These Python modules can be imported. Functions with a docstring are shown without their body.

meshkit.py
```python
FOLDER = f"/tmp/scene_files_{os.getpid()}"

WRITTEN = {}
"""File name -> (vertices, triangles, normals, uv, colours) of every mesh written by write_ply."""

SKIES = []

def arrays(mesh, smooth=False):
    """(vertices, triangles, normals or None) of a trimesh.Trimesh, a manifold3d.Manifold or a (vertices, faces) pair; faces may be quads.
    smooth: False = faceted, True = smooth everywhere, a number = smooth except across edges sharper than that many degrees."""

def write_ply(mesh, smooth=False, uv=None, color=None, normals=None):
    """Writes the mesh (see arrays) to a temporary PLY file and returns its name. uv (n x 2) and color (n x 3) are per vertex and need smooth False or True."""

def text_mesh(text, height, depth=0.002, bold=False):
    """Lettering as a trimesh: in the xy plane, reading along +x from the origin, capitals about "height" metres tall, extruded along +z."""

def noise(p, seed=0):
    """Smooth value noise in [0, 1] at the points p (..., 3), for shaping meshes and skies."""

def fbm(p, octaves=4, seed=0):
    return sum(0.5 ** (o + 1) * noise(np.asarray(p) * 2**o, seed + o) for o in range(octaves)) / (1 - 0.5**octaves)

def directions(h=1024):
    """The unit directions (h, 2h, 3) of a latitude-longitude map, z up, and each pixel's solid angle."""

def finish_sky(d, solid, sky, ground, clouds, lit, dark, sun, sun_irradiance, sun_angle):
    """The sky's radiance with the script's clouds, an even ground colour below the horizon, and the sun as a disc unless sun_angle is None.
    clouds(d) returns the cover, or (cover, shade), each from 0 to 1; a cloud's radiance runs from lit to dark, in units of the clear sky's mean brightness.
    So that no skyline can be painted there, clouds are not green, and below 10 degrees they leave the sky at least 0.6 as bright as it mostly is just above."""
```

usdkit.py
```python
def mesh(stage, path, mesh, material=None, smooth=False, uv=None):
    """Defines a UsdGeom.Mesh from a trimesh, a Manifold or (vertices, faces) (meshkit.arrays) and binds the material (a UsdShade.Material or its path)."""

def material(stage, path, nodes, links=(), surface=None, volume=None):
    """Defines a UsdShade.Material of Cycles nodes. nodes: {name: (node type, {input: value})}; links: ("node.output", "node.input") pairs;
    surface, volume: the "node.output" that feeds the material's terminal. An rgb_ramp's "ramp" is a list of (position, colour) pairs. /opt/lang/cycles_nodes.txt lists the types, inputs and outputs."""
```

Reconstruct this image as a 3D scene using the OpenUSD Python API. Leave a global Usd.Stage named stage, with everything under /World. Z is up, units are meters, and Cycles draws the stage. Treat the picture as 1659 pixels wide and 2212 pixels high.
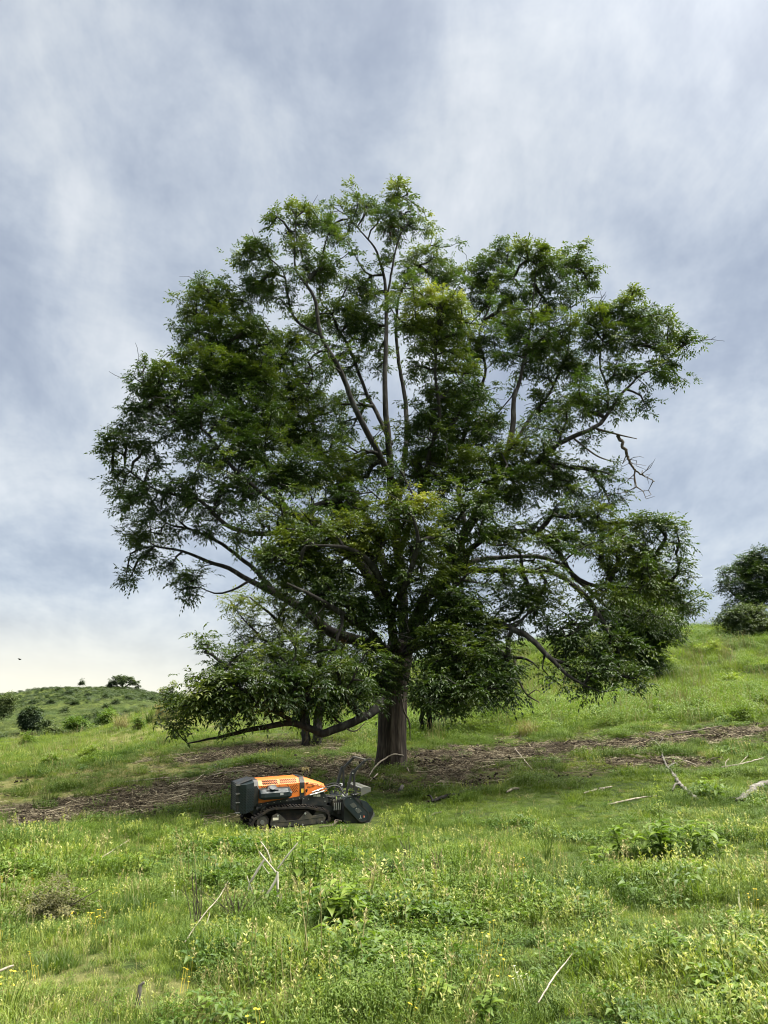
import math
import numpy as np, trimesh, usdkit, meshkit
from scipy.interpolate import PchipInterpolator
from scipy.spatial import cKDTree
from shapely.geometry import Polygon, Point
import shapely
from pxr import Usd, UsdGeom, UsdLux, UsdShade, Gf, Sdf, Vt

stage = Usd.Stage.CreateInMemory()
UsdGeom.SetStageUpAxis(stage, "Z"); UsdGeom.SetStageMetersPerUnit(stage, 1.0)
UsdGeom.Xform.Define(stage, "/World"); UsdGeom.Scope.Define(stage, "/World/Looks")

# ------------------------------------------------------------------ camera
PITCH = math.radians(17.0); EYE = np.array([0.0, 0.0, 1.6])
F, CX, CY = 1661.6, 829.5, 1106.0            # the photograph's lens, in pixels of a 1659 x 2212 picture
cam = UsdGeom.Camera.Define(stage, "/World/camera")
cam.AddTranslateOp().Set(Gf.Vec3d(*EYE)); cam.AddRotateXOp().Set(90 + math.degrees(PITCH))
cam.CreateFocalLengthAttr(26.0); cam.CreateHorizontalApertureAttr(26.0 * 1659 / F); cam.CreateVerticalApertureAttr(26.0 * 2212 / F)
cam.CreateClippingRangeAttr(Gf.Vec2f(0.1, 10000)); cam.CreateExposureAttr(3.4)

# ------------------------------------------------------------------ light
SUN_AZ, SUN_EL = math.radians(86), math.radians(66)      # azimuth from +y towards +x
SUN = np.array([math.sin(SUN_AZ) * math.cos(SUN_EL), math.cos(SUN_AZ) * math.cos(SUN_EL), math.sin(SUN_EL)])
sun = UsdLux.DistantLight.Define(stage, "/World/sun")
sun.CreateIntensityAttr(0.4); sun.CreateNormalizeAttr(True) if hasattr(sun, "CreateNormalizeAttr") else None
sun.GetPrim().GetAttribute("inputs:normalize").Set(True)
sun.CreateAngleAttr(55.0); sun.CreateColorAttr(Gf.Vec3f(1.0, 0.95, 0.86))
sun.AddRotateZOp().Set(-math.degrees(SUN_AZ)); sun.AddRotateXOp().Set(-(90 - math.degrees(SUN_EL)))

SKY = 0.1
K = 0.078      # how much light the cloud lets through
def kc(*c): return tuple(K * x for x in c)
def sky_material():
    n = {"tc": ("texture_coordinate", {}), "sep": ("separate_xyz", {}),
         "sky": ("sky_texture", {"sky_type": "single_scattering", "sun_disc": False, "sun_elevation": SUN_EL, "sun_rotation": SUN_AZ}),
         "zc": ("math", {"math_type": "maximum", "value2": 0.0}), "za": ("math", {"math_type": "add", "value2": 0.30}),
         "px": ("math", {"math_type": "divide"}), "py": ("math", {"math_type": "divide"}), "pl": ("combine_xyz", {"z": 0.0}),
         "m1": ("mapping", {"scale": (7.0, 5.0, 3.0), "location": (4.3, 1.7, .4)}), "m2": ("mapping", {"scale": (3.0, 2.3, 1), "location": (9.1, 3.2, 0)}),
         "n1": ("noise_texture", {"scale": 1.0, "detail": 9.0, "roughness": 0.58, "distortion": 0.25}),      # fall streaks
         "n2": ("noise_texture", {"scale": 1.0, "detail": 9.0, "roughness": 0.6, "distortion": 0.25}),      # banks of cloud
         "mix": ("math", {"math_type": "multiply_add", "value2": 0.42}), "half": ("math", {"math_type": "multiply", "value2": 0.58}),
         "r": ("rgb_ramp", {"ramp": [(0.37, kc(4.1, 4.65, 5.65)), (0.44, kc(5.0, 5.6, 6.5)), (0.50, kc(6.2, 6.8, 7.55)), (0.56, kc(7.6, 8.1, 8.5)), (0.64, kc(9.3, 9.6, 9.8))]}),
         # sunlight glowing through the cloud towards the sun
         "dot": ("vector_math", {"math_type": "dot_product", "vector2": tuple(SUN)}),
         "glow": ("map_range", {"range_type": "smoothstep", "from_min": 0.66, "from_max": 1.02, "to_min": 0.0, "to_max": 1.0, "clamp": True}),
         "gl": ("mix", {"mix_type": "add", "color2": kc(7.0, 6.8, 6.4)}),
         # thinner, warmer cloud low down
         "hz": ("map_range", {"range_type": "smoothstep", "from_min": 0.05, "from_max": 0.19, "to_min": 1.0, "to_max": 0.0, "clamp": True}),
         "lowmix": ("mix", {"color2": kc(11.6, 10.9, 9.0)}), "hzn": ("math", {"math_type": "multiply"}),
         "az": ("map_range", {"range_type": "smoothstep", "from_min": -0.42, "from_max": 0.1, "to_min": 1.0, "to_max": 0.05, "clamp": True}),
         "cover": ("mix", {"fac": 0.97}), "bg": ("background_shader", {"strength": SKY})}
    l = [("tc.generated", "sep.vector"), ("sep.z", "zc.value1"), ("zc.value", "za.value1"), ("sep.x", "px.value1"), ("za.value", "px.value2"),
         ("sep.y", "py.value1"), ("za.value", "py.value2"), ("px.value", "pl.x"), ("py.value", "pl.y"), ("tc.generated", "m1.vector"), ("pl.vector", "m2.vector"),
         ("m1.vector", "n1.vector"), ("m2.vector", "n2.vector"), ("n2.fac", "half.value1"), ("n1.fac", "mix.value1"), ("half.value", "mix.value3"),
         ("mix.value", "r.fac"), ("tc.generated", "dot.vector1"), ("dot.value", "glow.value"), ("glow.result", "gl.fac"), ("r.color", "gl.color1"),
         ("sep.z", "hz.value"), ("sep.x", "az.value"), ("hz.result", "hzn.value1"), ("az.result", "hzn.value2"), ("hzn.value", "lowmix.fac"), ("gl.color", "lowmix.color1"),
         ("sky.color", "cover.color1"), ("lowmix.color", "cover.color2"), ("cover.color", "bg.color")]
    return usdkit.material(stage, "/World/Looks/sky", n, l, surface="bg.background")
dome = UsdLux.DomeLight.Define(stage, "/World/sky")
UsdShade.MaterialBindingAPI.Apply(dome.GetPrim()).Bind(sky_material())
for k, v in (("label", "pale overcast sky with streaky blue grey cloud and a bright patch upper right"), ("category", "sky"), ("kind", "structure")):
    dome.GetPrim().SetCustomDataByKey(k, v)

# ------------------------------------------------------------------ names, labels
_used = {}
def path_of(name, parent=None):
    base = (str(parent.GetPath()) if parent is not None else "/World") + "/" + name
    k = _used.get(base, -1) + 1; _used[base] = k
    return base if k == 0 else f"{base}_{k:03d}"
def prim(o): return o if isinstance(o, Usd.Prim) else o.GetPrim()
def tag(o, label=None, cat=None, group=None, kind=None):
    p = prim(o)
    for k, v in (("label", label), ("category", cat), ("group", group), ("kind", kind)):
        if v: p.SetCustomDataByKey(k, v)
    return p
def thing(name, label, cat, loc=(0, 0, 0), rotz=0.0, group=None, matrix=None):
    x = UsdGeom.Xform.Define(stage, path_of(name))
    if matrix is not None: x.AddTransformOp().Set(Gf.Matrix4d(*np.asarray(matrix, float).T.ravel()))
    else: x.AddTranslateOp().Set(Gf.Vec3d(*map(float, loc))); x.AddRotateZOp().Set(math.degrees(rotz))
    return tag(x, label, cat, group)
def obj(name, mesh, mat, parent=None, smooth=False, tint=None):
    m = usdkit.mesh(stage, path_of(name, parent), mesh, mat, smooth)
    if tint is not None:
        UsdGeom.PrimvarsAPI(m).CreatePrimvar("tint", Sdf.ValueTypeNames.FloatArray, "vertex").Set(Vt.FloatArray.FromNumpy(np.asarray(tint, np.float32)))
    return m.GetPrim()

# ------------------------------------------------------------------ rays of the photograph: where things stand
cp, sp = math.cos(PITCH), math.sin(PITCH)
def at(u, v, Y):
    """The point that the photograph shows at (u, v), Y metres in front of the camera."""
    du, dv = (np.asarray(u, float) - CX), (CY - np.asarray(v, float))
    fwd, up = F * cp - dv * sp, F * sp + dv * cp
    k = np.asarray(Y, float) / fwd
    return np.stack([du * k, fwd * k, EYE[2] + up * k], -1)
def zat(v, Y): return at(CX, v, Y)[2]

# ------------------------------------------------------------------ terrain: a hillside, from sections along lines of sight
def sec(*pts): return pts
COL = {   # x/y of the section: (distance, height) pairs; 'v' heights come from the photograph's rows
    -0.70: [(9, 0.0), (16, -.05), (21, -.05), (26, .5), (36, 1.3), (46, 1.9), (60, -3), (105, -8), (150, 1.0), (215, 13), (235, 14), (300, 4), (700, -15)],
    -0.52: [(9, 0.0), (16, .0), (20.5, zat(1770, 20.5)), (25, zat(1690, 25)), (35, zat(1632, 35)), (46, zat(1602, 46)), (62, -2.5), (105, -7), (150, zat(1588, 150)), (215, zat(1516, 215)), (236, zat(1508, 236)), (300, 8), (700, -15)],
    -0.40: [(9, 0.0), (16, .0), (20.5, zat(1757, 20.5)), (25, zat(1680, 25)), (35, zat(1622, 35)), (47, zat(1590, 47)), (62, -2), (105, -6), (150, zat(1580, 150)), (215, zat(1495, 215)), (236, zat(1486, 236)), (300, 9), (700, -15)],
    -0.34: [(9, 0.0), (16, .0), (20.5, zat(1748, 20.5)), (25, zat(1672, 25)), (35, zat(1610, 35)), (47.5, zat(1566, 47.5)), (63, -1), (105, -6), (150, zat(1576, 150)), (215, zat(1494, 215)), (236, zat(1485, 236)), (300, 9), (700, -15)],
    -0.29: [(9, 0.0), (16, .0), (20, zat(1744, 20)), (25, zat(1664, 25)), (35, zat(1596, 35)), (48, zat(1536, 48)), (63, 0), (105, -5), (150, zat(1572, 150)), (215, zat(1507, 215)), (236, zat(1500, 236)), (300, 8), (700, -15)],
    -0.24: [(9, 0.0), (16, .0), (20, zat(1735, 20)), (25, zat(1658, 25)), (35, zat(1585, 35)), (50, zat(1506, 50)), (66, 2), (105, -4), (150, zat(1572, 150)), (215, zat(1514, 215)), (236, zat(1509, 236)), (300, 7), (700, -15)],
    -0.12: [(9, 0.0), (15, .0), (18.5, zat(1752, 18.5)), (24, zat(1655, 24)), (31, zat(1610, 31)), (38, zat(1560, 38)), (54, zat(1488, 54)), (72, 4), (110, -4), (150, -2), (300, -8), (700, -15)],
    0.01: [(9, 0.0), (14, .02), (18, zat(1762, 18)), (23.5, zat(1655, 23.5)), (31, zat(1604, 31)), (40, zat(1545, 40)), (58, zat(1452, 58)), (78, 8), (120, -2), (300, -10), (700, -15)],
    0.14: [(9, .03), (14, .08), (18, zat(1740, 18)), (24, zat(1645, 24)), (31, zat(1590, 31)), (42, zat(1515, 42)), (61, zat(1408, 61)), (80, 10), (130, 0), (300, -10), (700, -15)],
    0.27: [(9, .05), (14, .18), (18, zat(1724, 18)), (23, zat(1652, 23)), (28, zat(1592, 28)), (42, zat(1500, 42)), (63, zat(1382, 63)), (80, 11), (130, 0), (300, -10), (700, -15)],
    0.40: [(9, .08), (14, .3), (17.5, zat(1722, 17.5)), (23, zat(1640, 23)), (28, zat(1578, 28)), (42, zat(1488, 42)), (65, zat(1366, 65)), (82, 12), (130, 0), (300, -10), (700, -15)],
    0.52: [(9, .1), (14, .4), (17, zat(1722, 17)), (23, zat(1628, 23)), (28, zat(1566, 28)), (42, zat(1480, 42)), (66, zat(1352, 66)), (84, 13), (130, 0), (300, -10), (700, -15)],
    0.70: [(9, .15), (14, .6), (17, .9), (23, 1.9), (28, 2.9), (42, 5.6), (66, 13), (84, 15), (130, 2), (300, -10), (700, -15)],
}
_T = np.array(sorted(COL)); _LY = np.linspace(math.log(4), math.log(700), 420)
_tab = np.stack([PchipInterpolator(np.log([4] + [p[0] for p in COL[t]]), [0.0] + [p[1] for p in COL[t]])(_LY) for t in _T])
_TF = np.linspace(_T[0], _T[-1], 281)
_tab = PchipInterpolator(_T, _tab, axis=0)(_TF)
def H0(x, y):
    x, y = np.asarray(x, float), np.asarray(y, float)
    ys = np.maximum(y, 4.0)
    a = (np.clip(x / ys, _TF[0], _TF[-1]) - _TF[0]) / (_TF[1] - _TF[0]); b = (np.clip(np.log(ys), _LY[0], _LY[-1]) - _LY[0]) / (_LY[1] - _LY[0])
    i = np.minimum(a.astype(int), len(_TF) - 2); j = np.minimum(b.astype(int), len(_LY) - 2); a, b = a - i, b - j
    return _tab[i, j] * (1 - a) * (1 - b) + _tab[i + 1, j] * a * (1 - b) + _tab[i, j + 1] * (1 - a) * b + _tab[i + 1, j + 1] * a * b
def H(x, y):
    x, y = np.asarray(x, float), np.asarray(y, float)
    z = H0(x, y); o = np.zeros_like(z)
    near = 0.16 * (meshkit.fbm(np.stack([x * .55, y * .55, o], -1), 3, 7) - .5) + 0.06 * (meshkit.fbm(np.stack([x * 2.6, y * 2.6, o], -1), 2, 9) - .5)
    far = 2.2 * (meshkit.fbm(np.stack([x * .05, y * .05, o], -1), 4, 11) - .5)
    k = np.clip((y - 70) / 60, 0, 1); m = np.clip((np.hypot(x, y) - 2) / 4, 0, 1)
    return z + near * (1 - k) * m + far * k
def hit(u, v, y0=4.0, y1=300.0):
    """Where the sight line through (u, v) meets the ground."""
    Y = np.exp(np.linspace(math.log(y0), math.log(y1), 1500))
    p = at(np.full_like(Y, u), np.full_like(Y, v), Y); d = p[:, 2] - H(p[:, 0], p[:, 1])
    k = np.nonzero((d[1:] <= 0) & (d[:-1] > 0))[0]
    if len(k) == 0: return p[np.argmin(np.abs(d))]
    k = k[0]; t = d[k] / (d[k] - d[k + 1]); q = p[k] * (1 - t) + p[k + 1] * t
    return np.array([q[0], q[1], H(q[0], q[1])])
def hits(l, **k): return np.array([hit(u, v, **k) for u, v in l])

def region(uv): return Polygon(hits(uv)[:, :2]).buffer(0)
MULCH = [region([(-40, 1752), (150, 1726), (300, 1700), (420, 1676), (520, 1656), (600, 1652), (700, 1640), (790, 1630), (830, 1640), (830, 1676), (700, 1680), (500, 1726), (350, 1762), (200, 1784), (-40, 1804)]),
         region([(330, 1645), (420, 1626), (560, 1606), (660, 1602), (760, 1592), (690, 1622), (560, 1636), (400, 1652)]),
         region([(870, 1625), (1000, 1612), (1150, 1602), (1290, 1602), (1400, 1592), (1500, 1582), (1720, 1556), (1720, 1598), (1560, 1606), (1460, 1612), (1330, 1620), (1200, 1632), (1080, 1660), (980, 1688), (890, 1692), (862, 1680)]),
         region([(1330, 1642), (1420, 1636), (1520, 1640), (1530, 1650), (1420, 1656), (1300, 1654)])]
LITTER = [region([(340, 1775), (430, 1752), (560, 1742), (600, 1786), (540, 1802), (400, 1800)]), region([(860, 1622), (1300, 1606), (1460, 1600), (1480, 1650), (1250, 1672), (1110, 1700), (900, 1712), (840, 1690)]), region([(560, 1596), (800, 1560), (830, 1650), (640, 1640)]),
          region([(980, 1560), (1180, 1555), (1280, 1590), (1000, 1604)])]
DRY = [region([(-40, 1700), (150, 1668), (300, 1636), (420, 1612), (560, 1590), (640, 1600), (420, 1660), (300, 1688), (100, 1718), (-40, 1735)]),
       region([(-40, 1640), (120, 1612), (300, 1580), (430, 1548), (430, 1580), (260, 1622), (80, 1655), (-40, 1670)]), region([(1180, 1500), (1400, 1470), (1420, 1490), (1200, 1520)]), region([(1420, 1540), (1680, 1490), (1680, 1530), (1440, 1575)]),
       region([(200, 1560), (290, 1540), (360, 1516), (420, 1508), (420, 1560), (300, 1580)]), region([(-40, 2090), (60, 2085), (130, 2120), (110, 2230), (-40, 2250)])]
LUSH = [region([(880, 1720), (1100, 1695), (1300, 1668), (1480, 1660), (1560, 1680), (1500, 1712), (1250, 1740), (1020, 1775), (820, 1800), (520, 1815), (420, 1800), (540, 1775), (800, 1770)])]
def soft(regions, x, y, w, seed):
    """0 outside, 1 inside, with a ragged edge about w metres wide."""
    pts = shapely.points(np.c_[x, y]); d = np.full(len(x), -9.0)
    for r in regions:
        inside = shapely.contains(r, pts); dist = shapely.distance(r.boundary, pts)
        d = np.maximum(d, np.where(inside, dist, -dist))
    nz = meshkit.fbm(np.stack([x * 1.1, y * 2.0, 0 * x], -1), 3, seed) - .5
    return np.clip((d + 2.6 * w * nz) / w + .55, 0, 1)

# ------------------------------------------------------------------ materials
def lerp3(a, b, t): return tuple(np.array(a) * (1 - t) + np.array(b) * t)
def leaf_material(name, ramp, trans=0.35, rough=0.5, noise_scale=0.6, spec=0.35, tint=True, island=0.35, ttint=(1.25, 1.35, .55)):
    """Leaf or blade: colour from the plant's own tint, a slow patchiness over the place and from blade to blade; some light comes through."""
    n = {"geo": ("geometry", {}), "no": ("noise_texture", {"scale": noise_scale, "detail": 3.0}),
         "isl": ("math", {"math_type": "multiply", "value2": island}), "s1": ("math", {"math_type": "multiply_add", "value2": 0.9, "value3": -0.45}), "sum": ("math", {"math_type": "add"}),
         "r": ("rgb_ramp", {"ramp": ramp}), "p": ("principled_bsdf", {"roughness": rough, "specular_ior_level": spec}), "tc": ("mix", {"mix_type": "multiply", "fac": 1.0, "color2": ttint}),
         "t": ("translucent_bsdf", {}), "m": ("mix_closure", {"fac": trans})}
    l = [("geo.position", "no.vector"), ("geo.random_per_island", "isl.value1"), ("no.fac", "s1.value1"), ("isl.value", "sum.value1"), ("s1.value", "sum.value2"),
         ("r.color", "p.base_color"), ("r.color", "tc.color1"), ("tc.color", "t.color"), ("p.BSDF", "m.closure1"), ("t.BSDF", "m.closure2")]
    if tint:
        n["a"] = ("attribute", {"attribute": "tint"}); n["sum2"] = ("math", {"math_type": "add", "use_clamp": True})
        l += [("a.fac", "sum2.value1"), ("sum.value", "sum2.value2"), ("sum2.value", "r.fac")]
    else: l += [("sum.value", "r.fac")]
    return usdkit.material(stage, f"/World/Looks/{name}", n, l, surface="m.closure")
def rough_material(name, ramp, scale=6.0, stretch=(1, 1, 1), rough=0.85, bump=0.3, dist=0.02, spec=0.25, detail=6.0, metallic=0.0):
    n = {"tc": ("texture_coordinate", {}), "mp": ("mapping", {"scale": stretch}), "no": ("noise_texture", {"scale": scale, "detail": detail, "roughness": 0.62}),
         "r": ("rgb_ramp", {"ramp": ramp}), "b": ("bump", {"strength": bump, "distance": dist}), "p": ("principled_bsdf", {"roughness": rough, "specular_ior_level": spec, "metallic": metallic})}
    l = [("tc.object", "mp.vector"), ("mp.vector", "no.vector"), ("no.fac", "r.fac"), ("r.color", "p.base_color"), ("no.fac", "b.height"), ("b.normal", "p.normal")]
    return usdkit.material(stage, f"/World/Looks/{name}", n, l, surface="p.BSDF")

M = {}
M["bark"] = rough_material("bark", [(0.3, (.008, .007, .006)), (0.5, (.019, .017, .0145)), (0.6, (.038, .037, .032)), (0.74, (.085, .09, .08))], 5.0, (1.5, 1.5, .45), .9, .7, .03)
M["trunk_bark"] = rough_material("trunk_bark", [(0.3, (.010, .008, .006)), (0.48, (.028, .021, .016)), (0.6, (.06, .047, .036)), (0.75, (.12, .105, .085))], 4.0, (2.2, 2.2, .3), .9, .8, .04)
M["grey_bark"] = rough_material("grey_bark", [(0.3, (.04, .037, .03)), (0.5, (.10, .092, .077)), (0.7, (.22, .21, .185))], 7.0, (1, 1, 1), .85, .5, .01)
M["dead_wood"] = rough_material("dead_wood", [(0.3, (.08, .068, .048)), (0.5, (.2, .175, .13)), (0.7, (.38, .35, .28))], 9.0, (1, 1, 1), .8, .4, .01)
M["dark_wood"] = rough_material("dark_wood", [(0.3, (.03, .024, .018)), (0.6, (.085, .07, .05))], 9.0, (1, 1, 1), .85, .4, .01)
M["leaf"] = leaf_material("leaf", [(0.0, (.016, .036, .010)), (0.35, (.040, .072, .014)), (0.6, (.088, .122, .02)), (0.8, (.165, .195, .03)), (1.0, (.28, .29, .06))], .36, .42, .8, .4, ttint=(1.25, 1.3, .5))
M["brown_leaf"] = leaf_material("brown_leaf", [(0.0, (.03, .015, .008)), (1.0, (.10, .05, .025))], .25, .6, 1.0, .2)
M["far_leaf"] = leaf_material("far_leaf", [(0.0, (.024, .045, .02)), (0.5, (.06, .088, .027)), (1.0, (.13, .155, .045))], .3, .5, .3, .3)
M["grass"] = leaf_material("grass", [(0.0, (.062, .105, .014)), (0.35, (.15, .205, .028)), (0.65, (.25, .295, .057)), (1.0, (.42, .42, .16))], .4, .5, .55, .35, True, .4)
M["weed"] = leaf_material("weed", [(0.0, (.052, .105, .016)), (0.5, (.15, .215, .032)), (1.0, (.31, .35, .09))], .38, .5, .7, .3, True, .4)
M["straw"] = leaf_material("straw", [(0.0, (.13, .12, .045)), (0.5, (.27, .25, .10)), (1.0, (.44, .4, .2))], .3, .6, .8, .25, True, .5, (1.1, 1.05, .8))
M["chips"] = leaf_material("chips", [(0.0, (.032, .025, .015)), (0.4, (.09, .072, .045)), (0.7, (.2, .165, .105)), (1.0, (.46, .41, .28))], .02, .8, .9, .2, True, .5)
M["dull_leaf"] = leaf_material("dull_leaf", [(0.0, (.035, .036, .016)), (0.5, (.09, .09, .04)), (1.0, (.18, .175, .08))], .25, .6, 1.0, .2)
M["bleached"] = rough_material("bleached", [(0.3, (.22, .2, .15)), (0.5, (.4, .37, .3)), (0.7, (.55, .52, .45))], 9.0, (1, 1, 1), .8, .4, .01)
M["petal"] = leaf_material("petal", [(0.0, (.65, .5, .04)), (0.6, (.72, .64, .15)), (1.0, (.8, .78, .6))], .3, .6, 1.0, .2, True, .3, (1, 1, .8))

# ------------------------------------------------------------------ ground: one sheet to the horizon
def axis(parts): return np.unique(np.concatenate([np.linspace(a, b, n) for a, b, n in parts]))
gx = axis([(-4000, -300, 10), (-300, -60, 60), (-60, -16, 70), (-16, 16, 180), (16, 60, 70), (60, 300, 60), (300, 4000, 10)])
gy = axis([(-3000, -60, 10), (-60, 2, 30), (2, 34, 230), (34, 80, 110), (80, 260, 110), (260, 800, 30), (800, 4000, 12)])
GX, GY = np.meshgrid(gx, gy, indexing="xy"); gxy = np.c_[GX.ravel(), GY.ravel()]
gz = H(gxy[:, 0], gxy[:, 1])
near = (gxy[:, 1] > 2) & (gxy[:, 1] < 60) & (np.abs(gxy[:, 0]) < 45)
mul = np.zeros(len(gxy)); dry = np.zeros(len(gxy)); lit = np.zeros(len(gxy)); lush = np.zeros(len(gxy))
mul[near] = soft(MULCH, gxy[near, 0], gxy[near, 1], 1.1, 21); dry[near] = soft(DRY, gxy[near, 0], gxy[near, 1], 2.0, 22)
lit[near] = soft(LITTER, gxy[near, 0], gxy[near, 1], 1.5, 23); lush[near] = soft(LUSH, gxy[near, 0], gxy[near, 1], 1.5, 24)
gz = gz - 0.05 * mul
nx, ny = len(gx), len(gy)
ii = (np.arange(ny - 1)[:, None] * nx + np.arange(nx - 1)[None]).ravel()
gf = np.c_[ii, ii + 1, ii + nx + 1, ii + nx]
def ground_material():
    n = {"geo": ("geometry", {}), "n1": ("noise_texture", {"scale": 1.3, "detail": 8.0, "roughness": .65}), "n2": ("noise_texture", {"scale": .09, "detail": 5.0, "roughness": .6}),
         "n3": ("noise_texture", {"scale": 9.0, "detail": 6.0, "roughness": .7}),
         "g": ("rgb_ramp", {"ramp": [(0.3, (.014, .022, .006)), (0.48, (.034, .05, .012)), (0.62, (.07, .088, .022)), (0.75, (.13, .135, .05))]}),
         "big": ("rgb_ramp", {"ramp": [(0.35, (.65, .8, .75)), (0.6, (1.15, 1.1, 1.0))]}), "gm": ("mix", {"mix_type": "multiply", "fac": 1.0}),
         "am": ("attribute", {"attribute": "mulch"}), "ad": ("attribute", {"attribute": "dry"}), "al": ("attribute", {"attribute": "litter"}),
         "soil": ("rgb_ramp", {"ramp": [(0.3, (.022, .017, .011)), (0.52, (.066, .052, .033)), (0.7, (.14, .115, .075)), (0.8, (.25, .215, .135))]}),
         "lso": ("rgb_ramp", {"ramp": [(0.3, (.02, .02, .008)), (0.55, (.06, .06, .02)), (0.75, (.13, .11, .05))]}),
         "str": ("rgb_ramp", {"ramp": [(0.3, (.08, .09, .025)), (0.55, (.17, .16, .06)), (0.75, (.3, .27, .12))]}),
         "m1": ("mix", {}), "m2": ("mix", {}), "m3": ("mix", {}), "mm": ("math", {"math_type": "multiply", "value2": .8}),
         "b": ("bump", {"strength": .8, "distance": .06}), "p": ("principled_bsdf", {"roughness": .95, "specular_ior_level": .1})}
    l = [("geo.position", "n1.vector"), ("geo.position", "n2.vector"), ("geo.position", "n3.vector"), ("n1.fac", "g.fac"), ("n2.fac", "big.fac"), ("g.color", "gm.color1"), ("big.color", "gm.color2"),
         ("n3.fac", "soil.fac"), ("n3.fac", "lso.fac"), ("n3.fac", "str.fac"), ("ad.fac", "mm.value1"), ("mm.value", "m1.fac"), ("gm.color", "m1.color1"), ("str.color", "m1.color2"),
         ("al.fac", "m2.fac"), ("m1.color", "m2.color1"), ("lso.color", "m2.color2"), ("am.fac", "m3.fac"), ("m2.color", "m3.color1"), ("soil.color", "m3.color2"),
         ("m3.color", "p.base_color"), ("n3.fac", "b.height"), ("b.normal", "p.normal")]
    return usdkit.material(stage, "/World/Looks/ground", n, l, surface="p.BSDF")
gp = usdkit.mesh(stage, "/World/ground", (np.c_[gxy, gz], gf), ground_material(), True)
for k, a in (("mulch", mul), ("dry", dry), ("litter", lit)):
    UsdGeom.PrimvarsAPI(gp).CreatePrimvar(k, Sdf.ValueTypeNames.FloatArray, "vertex").Set(Vt.FloatArray.FromNumpy(a.astype(np.float32)))
tag(gp, "grassy hillside pasture with bands of bare brown earth running across it", "ground", None, "structure")

# ------------------------------------------------------------------ mesh makers
class MB:
    """Collects vertices and triangles of one mesh."""
    def __init__(s): s.v, s.f, s.t, s.n = [], [], [], 0
    def add(s, v, f, tint=0.5):
        v = np.asarray(v, float); f = np.asarray(f, int)
        if f.shape[1] == 4: f = np.vstack([f[:, [0, 1, 2]], f[:, [0, 2, 3]]])
        s.v.append(v); s.f.append(f + s.n); s.t.append(np.broadcast_to(np.asarray(tint, float), (len(v),))); s.n += len(v); return s
    def tm(s, m, tint=.5): return s.add(m.vertices, m.faces, tint)
    def mesh(s): return np.vstack(s.v), np.vstack(s.f)
    def tint(s): return np.concatenate(s.t)
    def put(s, name, mat, parent=None, smooth=False, tint=False): return obj(name, s.mesh(), mat, parent, smooth, s.tint() if tint else None)
def unit(a): a = np.asarray(a, float); return a / np.maximum(np.linalg.norm(a, axis=-1, keepdims=True), 1e-9)
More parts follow.
